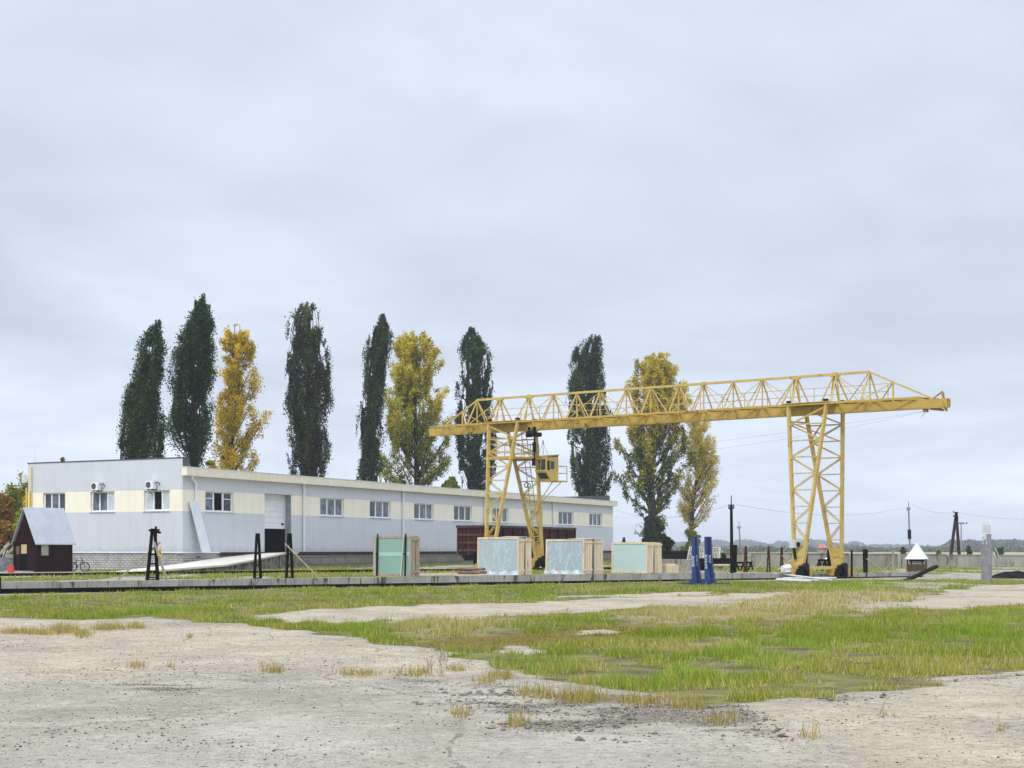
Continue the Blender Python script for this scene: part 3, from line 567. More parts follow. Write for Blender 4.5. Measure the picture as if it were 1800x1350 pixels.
# doors
for i, (a, b, c, d) in enumerate(doors):
    mb = MB(); open_z = 3.28 if i == 0 else c
    n = 6 if i == 0 else 9
    for k in range(n):
        z0 = open_z + (d - open_z) * k / n; z1 = open_z + (d - open_z) * (k + 1) / n - .012
        mb.hexa([Lp(a, -.52, z0), Lp(b, -.52, z0), Lp(b, -.58, z0), Lp(a, -.58, z0)], [Lp(a, -.52, z1), Lp(b, -.52, z1), Lp(b, -.58, z1), Lp(a, -.58, z1)])
    dr = mb.build('roller_door', M['white'], bld)
    if i == 0:
        hb = MB(); hb.box(Lp(b - .45, -.49, 3.62), .28, .05, .12, EX, N1); hb.build('handle', M['black'], dr)
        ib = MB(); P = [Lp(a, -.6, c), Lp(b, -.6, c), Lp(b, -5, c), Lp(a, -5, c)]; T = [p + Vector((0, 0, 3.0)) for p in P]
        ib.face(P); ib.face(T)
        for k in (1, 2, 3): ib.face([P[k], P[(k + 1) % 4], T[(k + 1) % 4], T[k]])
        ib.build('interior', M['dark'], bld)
        rb = MB(); rb.face([Lp(b - .004, -.02, c), Lp(b - .004, -.5, c), Lp(b - .004, -.5, d - .01), Lp(b - .004, -.02, d - .01)])
        for k in range(4): rb.bar(Lp(b - .02, -.06 - k * .13, c), Lp(b - .02, -.06 - k * .13, d - .02), .03)
        rb.build('door_jamb', nmat('zinc_sheet', (.28, .33, .37), (.40, .45, .49), 3, .4, metal=.2), bld)
# downpipes
mb = MB(); mb.tube(Lp(s_of(342), .12, 6.25), Lp(s_of(342), .12, 4.15), .075); mb.path([Lp(s_of(331), .34, 6.75), Lp(s_of(332), .3, 6.6), Lp(s_of(341), .14, 6.28), Lp(s_of(342), .12, 6.2)], .075)
mb.build('downpipe', M['white'], bld)
for px, z0 in ((532, 1.6), (706.7, 1.7), (850, 1.6), (971, 1.7)):
    mb = MB(); mb.tube(Lp(s_of(px), .12, 6.74), Lp(s_of(px), .12, z0), .085); mb.tube(Lp(s_of(px), .12, 6.74), Lp(s_of(px), .12, 6.62), .12)
    for zz in (2.6, 4.3, 6.1): mb.tube(Lp(s_of(px), .12, zz), Lp(s_of(px), .12, zz + .05), .10)
    mb.build('downpipe', M['white'], bld)
mb = MB(); mb.tube(Gp(t_of(56.5), .07, 7.7), Gp(t_of(56.5), .07, 4.4), .04); mb.tube(Gp(t_of(54), .09, 5.9), Gp(t_of(54), .09, 4.0), .07); mb.tube(Gp(WID + .1, .05, 6.2), Gp(WID + .1, .05, 1.0), .06)
mb.build('gas_pipe', M['gasyellow'], bld)
mb = MB(); p = Gp(t_of(56), -.3, 7.98); mb.tube(p, p + Vector((0, 0, 1.15)), .018, .012, 5); mb.bar(p + Vector((-.18, 0, 1.1)), p + Vector((.12, 0, 1.16)), .02)
mb.build('antenna', M['pipe'], bld)
mb = MB(); p = Gp(WID + .18, .18, 6.85); mb.box(p, .30, .22, .62, EY, N2); mb.bar(p + Vector((0, 0, .2)), Gp(WID, 0, 7.0), .04)
fl = mb.build('floodlight', M['cream'], bld)
mb = MB(); mb.box(Gp(WID + .18, .30, 6.85) , .24, .02, .5, EY, N2); mb.build('lamp_glass', M['whitegrey'], fl)
# air conditioners hung on the gable
for px, lab in ((175, 'white air conditioner above the middle gable window of the grey wall'), (271, 'white air conditioner above the gable window nearest the corner with one dark open pane')):
    t = t_of(px); z = 6.14; ac = thing('air_conditioner', lab, 'air conditioner', Gp(t, .3, z - .35), 'air conditioners on the gable wall')
    mb = MB(); mb.box(Gp(t, .32, z), .62, .34, .56, EY, N2); mb.build('casing', M['white'], ac)
    mb = MB(); c = Gp(t + .08, .495, z); mb.tube(c, c + N2 * .012, .21, n=20); mb.build('fan_grille', M['roofdark'], ac)
    for dx in (-.22, .22): mb = MB(); mb.bar(Gp(t + dx, .0, z - .31), Gp(t + dx, .5, z - .31), .04); mb.bar(Gp(t + dx, .02, z - .6), Gp(t + dx, .42, z - .31), .03); mb.build('bracket', M['black'], ac)
    mb = MB(); mb.path([Gp(t - .31, .3, z + .1), Gp(t - .5, .15, z + .2), Gp(t - .5, .03, z + .0)], .03); mb.build('cable', M['black'], ac)
    mb = MB(); mb.path([Gp(t + .3, .2, z - .2), Gp(t + .48, .1, z - .35), Gp(t + .55, .05, z - .8)], .025); mb.build('drain_hose', M['white'], ac)
# leaning board
a = Lp(.55, .12, 5.02); b = Lp(1.35, .6, 1.53); mb = MB(); mb.hexa([b, b + EX * 1.0, b + EX * 1.0 + N1 * .06, b + N1 * .06], [a, a + EX * .95, a + EX * .95 + N1 * .06, a + N1 * .06])
tag(mb.build('leaning_board', M['whitegrey'], origin=b), 'long white board leaning against the corner of the warehouse wall', 'board')
# ramp up to the dock door
def rz(s): return GB + (1.53 - GB) * min(1, max(0, (s + 10) / 20.5))
inner = [(-10, 1.3), (-6.7, 1.3), (-2.6, 1.3), (3.4, .12), (9, .05), (13.9, .05)]; outer = [(-9.2, 1.9), (-6.7, 3.5), (-2.1, 5.0), (2.8, 3.9), (10.2, 1.7), (13.9, .5)]
rp = thing('loading_ramp', 'pale concrete ramp rising along the warehouse to the half open dock door', 'ramp', Lp(-10, 1.3, GB))
mt = MB(); ms = MB()
for i in range(5):
    (s0, o0), (s1, o1), (s2, o2), (s3, o3) = inner[i], inner[i + 1], outer[i + 1], outer[i]
    q = [Lp(s0, o0, rz(s0)), Lp(s1, o1, rz(s1)), Lp(s2, o2, rz(s2) - .02), Lp(s3, o3, rz(s3) - .02)]
    mt.hexa([p - Vector((0, 0, .12)) for p in q], q)
    e0, e1 = Lp(s3, o3 - .12, 0), Lp(s2, o2 - .12, 0)
    for k in range(6):
        f0, f1 = k / 6, (k + 1) / 6; A, B = e0.lerp(e1, f0), e0.lerp(e1, f1); za = rz(s3 + (s2 - s3) * f0) - .13; zb = rz(s3 + (s2 - s3) * f1) - .13; j = Vector((rnd.uniform(-.08, .05), rnd.uniform(-.08, .05), 0))
        ms.hexa([A + j, B + j, B + j - N1 * .4, A + j - N1 * .4], [A + j + Vector((0, 0, za)), B + j + Vector((0, 0, zb)), B + j - N1 * .4 + Vector((0, 0, zb)), A + j - N1 * .4 + Vector((0, 0, za))])
mt.build('ramp_slab', M['ramp'], rp); ms.build('rubble_base', M['rubble'], rp)

# ------------------------------------------------------------------ small dark red lodge with a steep roof
sd = Vector((.6, .8, 0)); sg = Vector((.8, -.6, 0)); Q0 = W(63.5, 1003, 97.2); Q0.z = .28
def Sp(a, c, z=0): return Q0 + sd * a - sg * c + Vector((0, 0, z))
SW, SL, EZ, AZ = 2.22, 2.78, 1.92, 4.06
hut = thing('lodge', 'tiny dark red wooden lodge with a steep pale metal roof', 'hut', Q0)
mb = MB(); mb.face([Sp(0, 0), Sp(0, SW), Sp(0, SW, EZ), Sp(0, SW / 2, AZ - .05), Sp(0, 0, EZ)]); mb.face([Sp(SL, 0), Sp(SL, SW), Sp(SL, SW, EZ), Sp(SL, SW / 2, AZ - .05), Sp(SL, 0, EZ)])
mb.face([Sp(0, 0), Sp(SL, 0), Sp(SL, 0, EZ), Sp(0, 0, EZ)]); mb.face([Sp(0, SW), Sp(SL, SW), Sp(SL, SW, EZ), Sp(0, SW, EZ)])
mb.bar(Sp(-.03, -.05, EZ - .02), Sp(-.03, SW + .05, EZ - .02), .08)
for c in (0, SW): mb.bar(Sp(-.02, c, 0), Sp(-.02, c, EZ), .12)
for k in range(14): c = .08 + k * (SW - .16) / 13; zt = EZ + (AZ - EZ) * (1 - abs(c - SW / 2) / (SW / 2)) - .25; mb.bar(Sp(-.012, c, EZ + .05), Sp(-.012, c, max(zt, EZ + .06)), .02)
for k in range(16): mb.bar(Sp(.08 + k * .175, -.012, .02), Sp(.08 + k * .175, -.012, EZ), .02)
mb.build('wall', M['redwood'], hut)
mb = MB(); ov = .17
for sgn, c0 in ((1, -ov), (-1, SW + ov)):
    zz = EZ - .17; mb.hexa([Sp(-ov, c0, zz), Sp(SL + ov, c0, zz), Sp(SL + ov, SW / 2, AZ), Sp(-ov, SW / 2, AZ)], [Sp(-ov, c0, zz + .07), Sp(SL + ov, c0, zz + .07), Sp(SL + ov, SW / 2, AZ + .09), Sp(-ov, SW / 2, AZ + .09)])
mb.build('roof', M['roof_sheet'], hut)
mb = MB(); mb.box(Sp(-.03, 1.32, .78), .05, .62, 1.5, sd, sg); dr = mb.build('door', M['dark'], hut)
mb = MB(); mb.box(Sp(-.05, 1.18, 1.48), .03, .56, .58, sd, sg); mb.build('pane', nmat('ochre_curtain', (.50, .36, .16), (.58, .44, .22), 3, .6), hut).name = 'window'  # plain ochre curtain colour
mb = MB(); mb.box(Sp(-.04, 1.85, 1.4), .03, .36, .5, sd, sg); mb.build('window', nmat('brown_curtain', (.11, .06, .03), (.18, .10, .05), 3, .6), hut)
mb = MB(); mb.box(Sp(.62, -.03, 1.42), .58, .04, .72, sd, sg); wn = mb.build('window', nmat('olive_blind', (.30, .30, .22), (.36, .36, .27), 3, .5), hut)
mb = MB()
for z_ in (1.05, 1.79): mb.bar(Sp(.3, -.05, z_), Sp(.94, -.05, z_), .05)
for a_ in (.31, .93): mb.bar(Sp(a_, -.055, 1.03), Sp(a_, -.055, 1.81), .05)
mb.build('window_frame', M['redwood'], wn)
mb = MB(); mb.box(Sp(-.45, 1.2, .04), .8, 2.2, .10, sd, sg); mb.build('doorstep', M['concrete'], hut)
# red barrel, heap, white wall, boards left of the lodge
p = G(19, 1007.5, .28); mb = MB()
for k in range(4): mb.tube(p + Vector((0, 0, k * .115)), p + Vector((0, 0, k * .115 + .10)), .19 + .012 * (k % 2), .195 + .012 * (k % 2), 18); mb.tube(p + Vector((0, 0, k * .115 + .10)), p + Vector((0, 0, k * .115 + .115)), .205, n=18)
tag(mb.build('barrel', M['red'], origin=p, smooth=False), 'red plastic barrel standing left of the dark red lodge', 'barrel')
def heap(name, c, rx, ry, h, mat, label, cat, seed, n=26, sharp=.5):
    X, Y = np.meshgrid(np.linspace(-1, 1, n), np.linspace(-1, 1, n)); r = np.hypot(X, Y); Z = np.maximum(0, 1 - r ** 1.6) * h * (.55 + sharp * fbm(X * 4 + seed, Y * 4, seed, 4) * 1.4) - .02
    V = np.stack([X * rx + c[0], Y * ry + c[1], Z + c[2]], -1).reshape(-1, 3); I = np.arange(n * n).reshape(n, n); Fq = np.stack([I[:-1, :-1], I[:-1, 1:], I[1:, 1:], I[1:, :-1]], -1).reshape(-1, 4)
    return tag(npmesh(name, V, Fq, mat, origin=tuple(c)), label, cat)
heap('rubble_heap', W(6, 1001, 101) - Vector((0, 0, .1)), 1.1, 1.3, 1.0, M['heap'], 'dark grey rubble heap behind the red barrel', 'heap', 3)
p = W(-12, 1003, 106.5); p.z = .25; mb = MB(); mb.box(p + Vector((.9, 0, .45)), 3.0, .2, .95, (.96, .28, 0), (-.28, .96, 0)); mb.box(p + Vector((1.6, -.1, 1.02)), 1.2, .22, .25, (.96, .28, 0), (-.28, .96, 0))
tag(mb.build('low_wall', M['fence'], origin=p), 'low pale broken wall behind the dark grey heap at the left edge', 'wall')
p = W(-2, 976, 100); q = W(17, 955, 100.5); mb = MB(); mb.bar(p, q, .10, .14); tag(mb.build('plank', M['oldwood'], origin=p), 'pale plank slanting up to the lodge roof at the left edge', 'plank')
p = W(11, 975, 101.5); q = W(26, 961, 101.5); mb = MB(); mb.bar(p, q, .12, .16); tag(mb.build('plank', M['fence'], origin=p), 'shorter grey plank leaning toward the left wall of the lodge', 'plank')
# bicycle by the brick plinth
bp = W(138, 1004, 99.6); bp.z = .29; bx = Vector((.93, .36, 0)); by = Vector((-.36, .93, 0)); Z = Vector((0, 0, 1))
bike = thing('bicycle', 'black bicycle leaning by the white brick plinth beside the lodge', 'bicycle', bp)
for sx in (-.40, .40):
    mb = MB(); c = bp + bx * sx + Z * .31; mb.ring(c, bx, Z, .29, .035, 24, 6); wl = mb.build('wheel', M['rubber'], bike)
    mb = MB()
    for k in range(8): a = 2 * math.pi * k / 8; mb.tube(c, c + (bx * math.cos(a) + Z * math.sin(a)) * .28, .006, n=4)
    mb.ring(c, bx, Z, .265, .010, 24, 5); mb.build('rim', M['greypost'], wl)
mb = MB(); A = {k: bp + bx * x + Z * z for k, (x, z) in {'r': (-.40, .31), 'b': (-.05, .28), 's': (-.15, .72), 'h': (.25, .74), 'f': (.40, .31), 't': (.22, .86)}.items()}
for a_, b_ in ('rb', 'rs', 'bs', 'bh', 'sh', 'hf', 'ht'): mb.tube(A[a_], A[b_], .02, n=6)
mb.build('frame', M['black'], bike)
mb = MB(); mb.path([A['t'] - by * .24 + bx * -.1, A['t'] - by * .15, A['t'] + by * .15, A['t'] + by * .24 - bx * .1], .016); mb.build('handlebar', M['black'], bike)
mb = MB(); mb.hexa([A['s'] + bx * -.14 + by * .07 + Z * .08, A['s'] + bx * -.14 - by * .07 + Z * .08, A['s'] + bx * .13 - by * .02 + Z * .09, A['s'] + bx * .13 + by * .02 + Z * .09], [A['s'] + bx * -.14 + by * .06 + Z * .13, A['s'] + bx * -.14 - by * .06 + Z * .13, A['s'] + bx * .13 - by * .015 + Z * .12, A['s'] + bx * .13 + by * .015 + Z * .12]); mb.tube(A['s'], A['s'] + Z * .09, .014); mb.build('saddle', M['rubber'], bike)

# ------------------------------------------------------------------ freight wagon on the siding
WA = W(805, 925.5, 119.2); WA.z = .30; wn1 = N1; wex = EX; WE, WS, WT = 2.9, 17.2, 3.2
def Wp(s, o, z): return WA + wn1 * o + wex * s + Vector((0, 0, z))
wg = thing('freight_wagon', 'dark red open freight wagon standing in front of the warehouse', 'wagon', WA + N1 * 1.45)
mb = MB(); Z0 = 1.0
mb.hexa([Wp(0, 0, Z0), Wp(WS, 0, Z0), Wp(WS, WE, Z0), Wp(0, WE, Z0)], [Wp(0, 0, Z0 + .12), Wp(WS, 0, Z0 + .12), Wp(WS, WE, Z0 + .12), Wp(0, WE, Z0 + .12)])
for a, b in ((0, WE), ): 
    for s in (0, WS): mb.hexa([Wp(s - .03, a, Z0), Wp(s + .03, a, Z0), Wp(s + .03, b, Z0), Wp(s - .03, b, Z0)], [Wp(s - .03, a, WT), Wp(s + .03, a, WT), Wp(s + .03, b, WT), Wp(s - .03, b, WT)])
for o in (0, WE): mb.hexa([Wp(.03, o - .03, Z0), Wp(WS - .03, o - .03, Z0), Wp(WS - .03, o + .03, Z0), Wp(.03, o + .03, Z0)], [Wp(.03, o - .03, WT), Wp(WS - .03, o - .03, WT), Wp(WS - .03, o + .03, WT), Wp(.03, o + .03, WT)])
mb.build('body', M['wagon'], wg)
mb = MB()
for z_ in (1.35, 1.95, 2.55): mb.bar(Wp(-.07, .1, z_), Wp(-.07, WE - .1, z_), .09, .16)
for o in (.0, .95, 1.95, WE): mb.bar(Wp(-.05, o, Z0), Wp(-.05, o, WT - .1), .10)
mb.build('end_ribs', nmat('worn_rib_paint', (.05, .016, .011), (.12, .042, .03), 1.5, .8), wg)
ns = 9
for k in range(ns + 1): s = .1 + (WS - .2) * k / ns; mb = MB(); mb.bar(Wp(s, WE + .06, Z0), Wp(s, WE + .06, WT - .08), .20, .12, up=N1); mb.build('side_post', M['wagondark'], wg)
mb = MB(); 
for p, q in ((Wp(-.1, WE + .05, WT), Wp(WS + .1, WE + .05, WT)), (Wp(-.1, -.05, WT), Wp(WS + .1, -.05, WT)), (Wp(-.08, 0, WT + .003), Wp(-.08, WE, WT + .003)), (Wp(WS + .08, 0, WT + .003), Wp(WS + .08, WE, WT + .003))): mb.bar(p, q, .16, .18)
mb.build('top_rail', M['brown'], wg)
mb = MB(); mb.hexa([Wp(.2, .5, .55), Wp(WS - .2, .5, .55), Wp(WS - .2, WE - .5, .55), Wp(.2, WE - .5, .55)], [Wp(.1, .2, .99), Wp(WS - .1, .2, .99), Wp(WS - .1, WE - .2, .99), Wp(.1, WE - .2, .99)])
mb.build('underframe', M['wagondark'], wg)
for s in (2.2, 4.1, WS - 4.1, WS - 2.2):
    mb = MB()
    for o in (.55, WE - .55): mb.tube(Wp(s, o - .07, .47), Wp(s, o + .07, .47), .45, n=18)
    mb.tube(Wp(s, .5, .47), Wp(s, WE - .5, .47), .08); mb.build('wheel', M['wagondark'], wg)
# painted marks on the wagon side: a triangle outline, two lines and a figure
mb = MB(); sw = WS * .56; yo = WE + .045
def mk(a, b, t=.07): mb.bar(Wp(sw + a[0], yo, a[1]), Wp(sw + b[0], yo, b[1]), t, .02, up=N1)
for a, b in (((-.45, 2.05), (.45, 2.05)), ((-.45, 2.05), (0, 2.62)), ((.45, 2.05), (0, 2.62)), ((0, 2.2), (0, 2.4)), ((-.5, 1.85), (.5, 1.85)), ((-.5, 1.68), (.5, 1.68)), ((-.2, 1.5), (.25, 1.5)), ((-.2, 1.5), (-.2, 1.35)), ((-.2, 1.35), (.25, 1.3)), ((.25, 1.3), (.25, 1.15)), ((.25, 1.15), (-.2, 1.12))): mk(a, b)
mb.build('painted_marks', nmat('faded_white_paint', (.45, .40, .36), (.55, .50, .46), 5, .8), wg)
mb = MB()
for o in (.55, WE - .55): mb.bar(Wp(-3, o, -.04), Wp(WS + 8, o, -.04), .08, .12)
for k in range(44): s = -2.8 + k * .62; mb.bar(Wp(s, .1, -.10), Wp(s, WE - .1, -.10), .22, .1)
tag(mb.build('railway_track', M['rail'], origin=WA), 'railway siding track under the dark red wagon', 'track')
# ------------------------------------------------------------------ gantry crane
U0 = Vector((18.2, 91.03, 0))
def C(u, v, z): return U0 + edir * u + rdir * v + Vector((0, 0, z))
def u_of(px):
    t = (px - CX) / F; X = t * 104.35 / (1 + .732 * t); return (X - 18.2) / edir.x
UL = u_of(905); ZB, ZG, ZT = 9.72, 10.24, 12.05
crane = thing('gantry_crane', 'huge yellow lattice gantry crane spanning the yard on two legs', 'crane', C(UL / 2, 0, 0))
u_l, u_r = u_of(758), u_of(1668); Y, YP = M['yellow'], M['yellowpale']
mb = MB(); mb.bar(C(u_l, 0, (ZB + ZG) / 2), C(u_r, 0, (ZB + ZG) / 2), .10, ZG - ZB - .1); mb.bar(C(u_l, 0, ZB + .03), C(u_r, 0, ZB + .03), .34, .06); mb.bar(C(u_l, 0, ZG - .03), C(u_r, 0, ZG - .03), .34, .06)
for s_ in (-.165, .165): mb.bar(C(u_l, s_, (ZB + ZG) / 2 + .0), C(u_r, s_, (ZB + ZG) / 2), .02, ZG - ZB - .13)
mb.build('girder', Y, crane)
nodes = [u_of(x) for x in (838.6, 879, 930, 973, 1013.6, 1055, 1101, 1144, 1193, 1237, 1289, 1340, 1399, 1468, 1529)]
e_l, e_r = u_of(777), u_of(1640); HV = .82
mb = MB(); mb.bar(C(nodes[0], 0, ZT), C(nodes[-1], 0, ZT), .14); mb.bar(C(nodes[0] + .04, 0, ZT), C(e_l, 0, ZG + .02), .10); mb.bar(C(nodes[-1] - .04, 0, ZT), C(e_r, 0, ZG + .02), .10)
for k in (2, 6, 9, 13): mb.bar(C(nodes[k] - .12, 0, ZT), C(nodes[k] + .12, 0, ZT), .22)
mb.build('top_chord', YP, crane)
mb = MB()
for v in (-HV, HV): mb.bar(C(e_l + .3, v, ZG + .07), C(e_r - .2, v, ZG + .07), .10, .12)
allx = [e_l + .4] + nodes + [e_r - .5]
for i in range(len(allx) - 1):
    a, b = allx[i], allx[i + 1]; mb.bar(C(a, -HV, ZG + .03), C(a, HV, ZG + .03), .08)
    m_ = (a + b) / 2
    for v in (-HV, HV): mb.bar(C(a, 0, ZG + .04), C(m_, v, ZG + .04), .06); mb.bar(C(m_, v, ZG + .04), C(b, 0, ZG + .04), .06)
mb.build('bottom_bracing', Y, crane)
mb = MB()
for i in range(28):
    a = u_l + 1.6 + (u_r - u_l - 3.2) * i / 28; b = u_l + 1.6 + (u_r - u_l - 3.2) * (i + 1) / 28 - .02
    mb.hexa([C(a, .19, ZG + .14), C(b, .19, ZG + .14), C(b, HV + .06, ZG + .14), C(a, HV + .06, ZG + .14)], [C(a, .19, ZG + .17), C(b, .19, ZG + .17), C(b, HV + .06, ZG + .17), C(a, HV + .06, ZG + .17)])
for uu in (UL, 0.0): mb.hexa([C(uu - 1.75, -HV - .10, ZG + .14), C(uu + 1.35, -HV - .10, ZG + .14), C(uu + 1.35, .17, ZG + .14), C(uu - 1.75, .17, ZG + .14)], [C(uu - 1.75, -HV - .10, ZG + .18), C(uu + 1.35, -HV - .10, ZG + .18), C(uu + 1.35, .17, ZG + .18), C(uu - 1.75, .17, ZG + .18)])
mb.build('walkway', Y, crane)
mb = MB(); zt = ZT - .06; zb = ZG + .12
for i, u in enumerate(nodes):
    double = i in (1, 2, 12, 13)
    for du in ((-.32, .32) if double else (0,)):
        mb.bar(C(u + du * .25, 0, zt), C(u + du, 0, ZG), .065)
        for v in (-HV, HV): mb.bar(C(u + du * .25, 0, zt), C(u + du, v, zb), .07)
    if double: mb.box(C(u, 0, zt - .02), .55, .16, .12, edir, rdir)
    if i < len(nodes) - 1 and not (i in (1, 12)):
        n_ = nodes[i + 1]; g = .18
        mb.bar(C(u + g * .3, 0, zt), C(n_ - g, -HV, zb), .045); mb.bar(C(n_ - g * .3, 0, zt), C(u + g, HV, zb), .045)
        if i % 2 == 0: mb.bar(C(n_ - g * .3, 0, zt), C(u + g, -HV, zb), .04)
        else: mb.bar(C(u + g * .3, 0, zt), C(n_ - g, HV, zb), .04)
ua, ub = u_of(813), u_of(1570)
za = ZG + (ZT - ZG) * (ua - e_l) / (nodes[0] - e_l); zc = ZG + (ZT - ZG) * (e_r - ub) / (e_r - nodes[-1])
mb.build('truss_web', YP, crane); mb = MB(); mb.bar(C(ua, 0, za), C(ua, 0, ZG), .09); mb.bar(C(ua, 0, za), C(nodes[0] - .1, -HV, zb), .06); mb.bar(C(ua, 0, za), C(nodes[0] - .1, HV, zb), .06)
mb.build('end_post', YP, crane); mb = MB(); mb.bar(C(ub, 0, zc), C(ub, 0, ZG), .09); mb.bar(C(ub, 0, zc), C(nodes[-1] + .1, -HV, zb), .06); mb.bar(C(ub, 0, zc), C(nodes[-1] + .1, HV, zb), .06)
mb.build('end_post', YP, crane)
mb = MB(); ra, rb = nodes[0] - .2, u_of(1545)
for z_ in (.55, 1.0): mb.bar(C(ra, HV + .05, ZG + .15 + z_), C(rb, HV + .05, ZG + .15 + z_), .035)
k = 0; u = ra
while u < rb: mb.bar(C(u, HV + .05, ZG + .15), C(u, HV + .05, ZG + 1.15), .035); u += 1.55
mb.build('handrail', YP, crane)
mb = MB(); mb.bar(C(u_r - .12, -.05, ZB - .18), C(u_r - .42, .05, ZG + .42), .34, .06, up=edir); mb.bar(C(u_r - .3, 0, ZB - .12), C(u_r - 1.1, 0, ZB + .0), .10, .14); mb.bar(C(u_r - .35, 0, ZG + .4), C(u_r - 1.0, 0, ZG), .07)
mb.box(C(u_r - 1.35, 0, ZB - .1), .22, .2, .18, edir, rdir); mb.build('end_stop', nmat('rusty_yellow', (.20, .10, .04), (.42, .26, .08), 4, .8), crane)
mb = MB(); mb.box(C(u_l + .06, 0, (ZB + ZG) / 2), .05, .42, ZG - ZB + .04, edir, rdir); mb.build('end_plate', YP, crane)
# legs: four lattice panels that narrow to the rail
def panel(uc, v0, v1, tl, tr, bl, br_, z1, z0, n, flip):
    mb = MB(); cs = .15
    A0, A1, B0, B1 = C(uc + tl, v0, z1), C(uc + tr, v0, z1), C(uc + bl, v1, z0), C(uc + br_, v1, z0)
    mb.bar(A0, B0, cs, .22, up=rdir); mb.bar(A1, B1, cs, .22, up=rdir)
    L = lambda f: A0.lerp(B0, f); Q_ = lambda f: A1.lerp(B1, f)
    fs = [.02 + (.93) * k / n for k in range(n + 1)]
    for k, f in enumerate(fs):
        if k > 0:
            for j in (-.09, .09): mb.bar(L(f) + rdir * j, Q_(f) + rdir * j, .05, .06)
        if k < n:
            a, b = (L(f), Q_(fs[k + 1])) if (k + flip) % 2 else (Q_(f), L(fs[k + 1]))
            for j in (-.09, .09): mb.bar(a + rdir * j, b + rdir * j, .042, .05)
    f = fs[-1]; mb.hexa([B0 - rdir * .1, B1 - rdir * .1, B1 + rdir * .1, B0 + rdir * .1], [L(.9) - rdir * .06 + edir * .05, Q_(.9) - rdir * .06 - edir * .05, Q_(.9) + rdir * .06 - edir * .05, L(.9) + rdir * .06 + edir * .05])
    mb.build('leg', YP, crane); return L, Q_
def bogie(uc, v, zr, motor):
    mb = MB(); mb.box(C(uc, v, zr + .62), .46, .62, .34, edir, rdir); mb.box(C(uc, v, zr + .40), .30, 1.5, .26, edir, rdir)
    for s_ in (-.7, .7): mb.hexa([C(uc - .2, v + s_ - .1, zr + .1), C(uc + .2, v + s_ - .1, zr + .1), C(uc + .2, v + s_ + .1, zr + .1), C(uc - .2, v + s_ + .1, zr + .1)], [C(uc - .24, v + s_ - .12, zr + .52), C(uc + .24, v + s_ - .12, zr + .52), C(uc + .24, v + s_ + .12, zr + .52), C(uc - .24, v + s_ + .12, zr + .52)])
    b_ = mb.build('bogie', M['yellow'], crane)
    for s_ in (-.38, .38):
        mb = MB(); mb.tube(C(uc - .09, v + s_, zr + .27), C(uc + .27, v + s_, zr + .27), .27, n=18); mb.tube(C(uc - .12, v + s_, zr + .27), C(uc + .3, v + s_, zr + .27), .12, n=12); mb.build('wheel', M['black'], b_)
    mb = MB(); mb.box(C(uc + .26, v, zr + .50), .18, .7, .42, edir, rdir); mb.tube(C(uc + .3, v, zr + .62), C(uc + .52, v, zr + .62), .24, n=14); mb.build('gear_case', M['black'], b_)
    if motor:
        mb = MB(); mb.tube(C(uc - .1, v - .75, zr + .62), C(uc - .1, v - 1.35, zr + .55), .18, .16, 12); mb.box(C(uc - .1, v - 1.0, zr + .4), .3, .6, .14, edir, rdir); mb.build('drive_motor', M['white'], b_)
ZR1, ZR2 = .085, .46
LEGS = {}
for key, uc, v0, v1, zr, fl in (('rn', 0, -.72, -1.72, ZR1, 0), ('rf', 0, .72, 1.72, ZR1, 1), ('ln', UL, -.75, -2.15, ZR2, 1), ('lf', UL, .75, 2.15, ZR2, 0)):
    LEGS[key] = panel(uc, v0, v1, -1.45, 1.0, -.30, .22, ZG + .08, zr + .78, 9, fl)
    bogie(uc, v1, zr, key == 'rn')
for uc, va, zr in ((0, 1.72, ZR1), (UL, 2.15, ZR2)):
    mb = MB(); mb.bar(C(uc, -va + .55, zr + .56), C(uc, va - .55, zr + .56), .26, .20); mb.build('sill_beam', YP, crane)
    mb = MB()
    for uu in (-1.3, .85): mb.bar(C(uc + uu, -.72, ZG - .06), C(uc + uu, .72, ZG - .06), .16)
    mb.bar(C(uc - 1.3, -.7, ZG - .9), C(uc - 1.3, .7, ZG - .9), .08); mb.bar(C(uc - 1.2, -.78, ZG - 1.0), C(uc + .8, .82, ZG - 2.1), .07); mb.bar(C(uc + .8, -.78, ZG - 1.0), C(uc - 1.2, .82, ZG - 2.1), .07)
    mb.build('portal_tie', Y, crane)
    for va_ in (-.72, .72):
        for uu in (-1.4, .95): mb = MB(); mb.box(C(uc + uu, va_ * 1.02, ZG + .26), .22, .2, .14, edir, rdir); mb.build('bolt_block', M['black'], crane)
# landing with rail on the left support, ladder, cabin, hoist
zl = 7.86; mb = MB()
mb.hexa([C(UL - 1.35, -1.05, zl), C(UL + .9, -1.05, zl), C(UL + .9, 1.25, zl), C(UL - 1.35, 1.25, zl)], [C(UL - 1.35, -1.05, zl + .12), C(UL + .9, -1.05, zl + .12), C(UL + .9, 1.25, zl + .12), C(UL - 1.35, 1.25, zl + .12)])
for v in (-1.1, 1.28): mb.bar(C(UL - 1.4, v, zl + .04), C(UL + 1.0, v, zl + .04), .16, .2)
mb.build('landing', Y, crane)
mb = MB(); cr = [C(UL - 1.3, -1.0, zl), C(UL + .85, -1.0, zl), C(UL + .85, 1.2, zl), C(UL - 1.3, 1.2, zl)]
for i in range(4):
    p, q = cr[i], cr[(i + 1) % 4]
    for k in range(3): f = k / 3; x_ = p.lerp(q, f); mb.bar(x_, x_ + Vector((0, 0, 1.0)), .04)
    for h_ in (.5, 1.0): mb.bar(p + Vector((0, 0, h_)), q + Vector((0, 0, h_)), .04)
mb.build('landing_rail', YP, crane)
mb = MB(); a0, a1 = C(UL + .15, 1.95, 1.2), C(UL - .25, .95, ZG); side = edir * .2
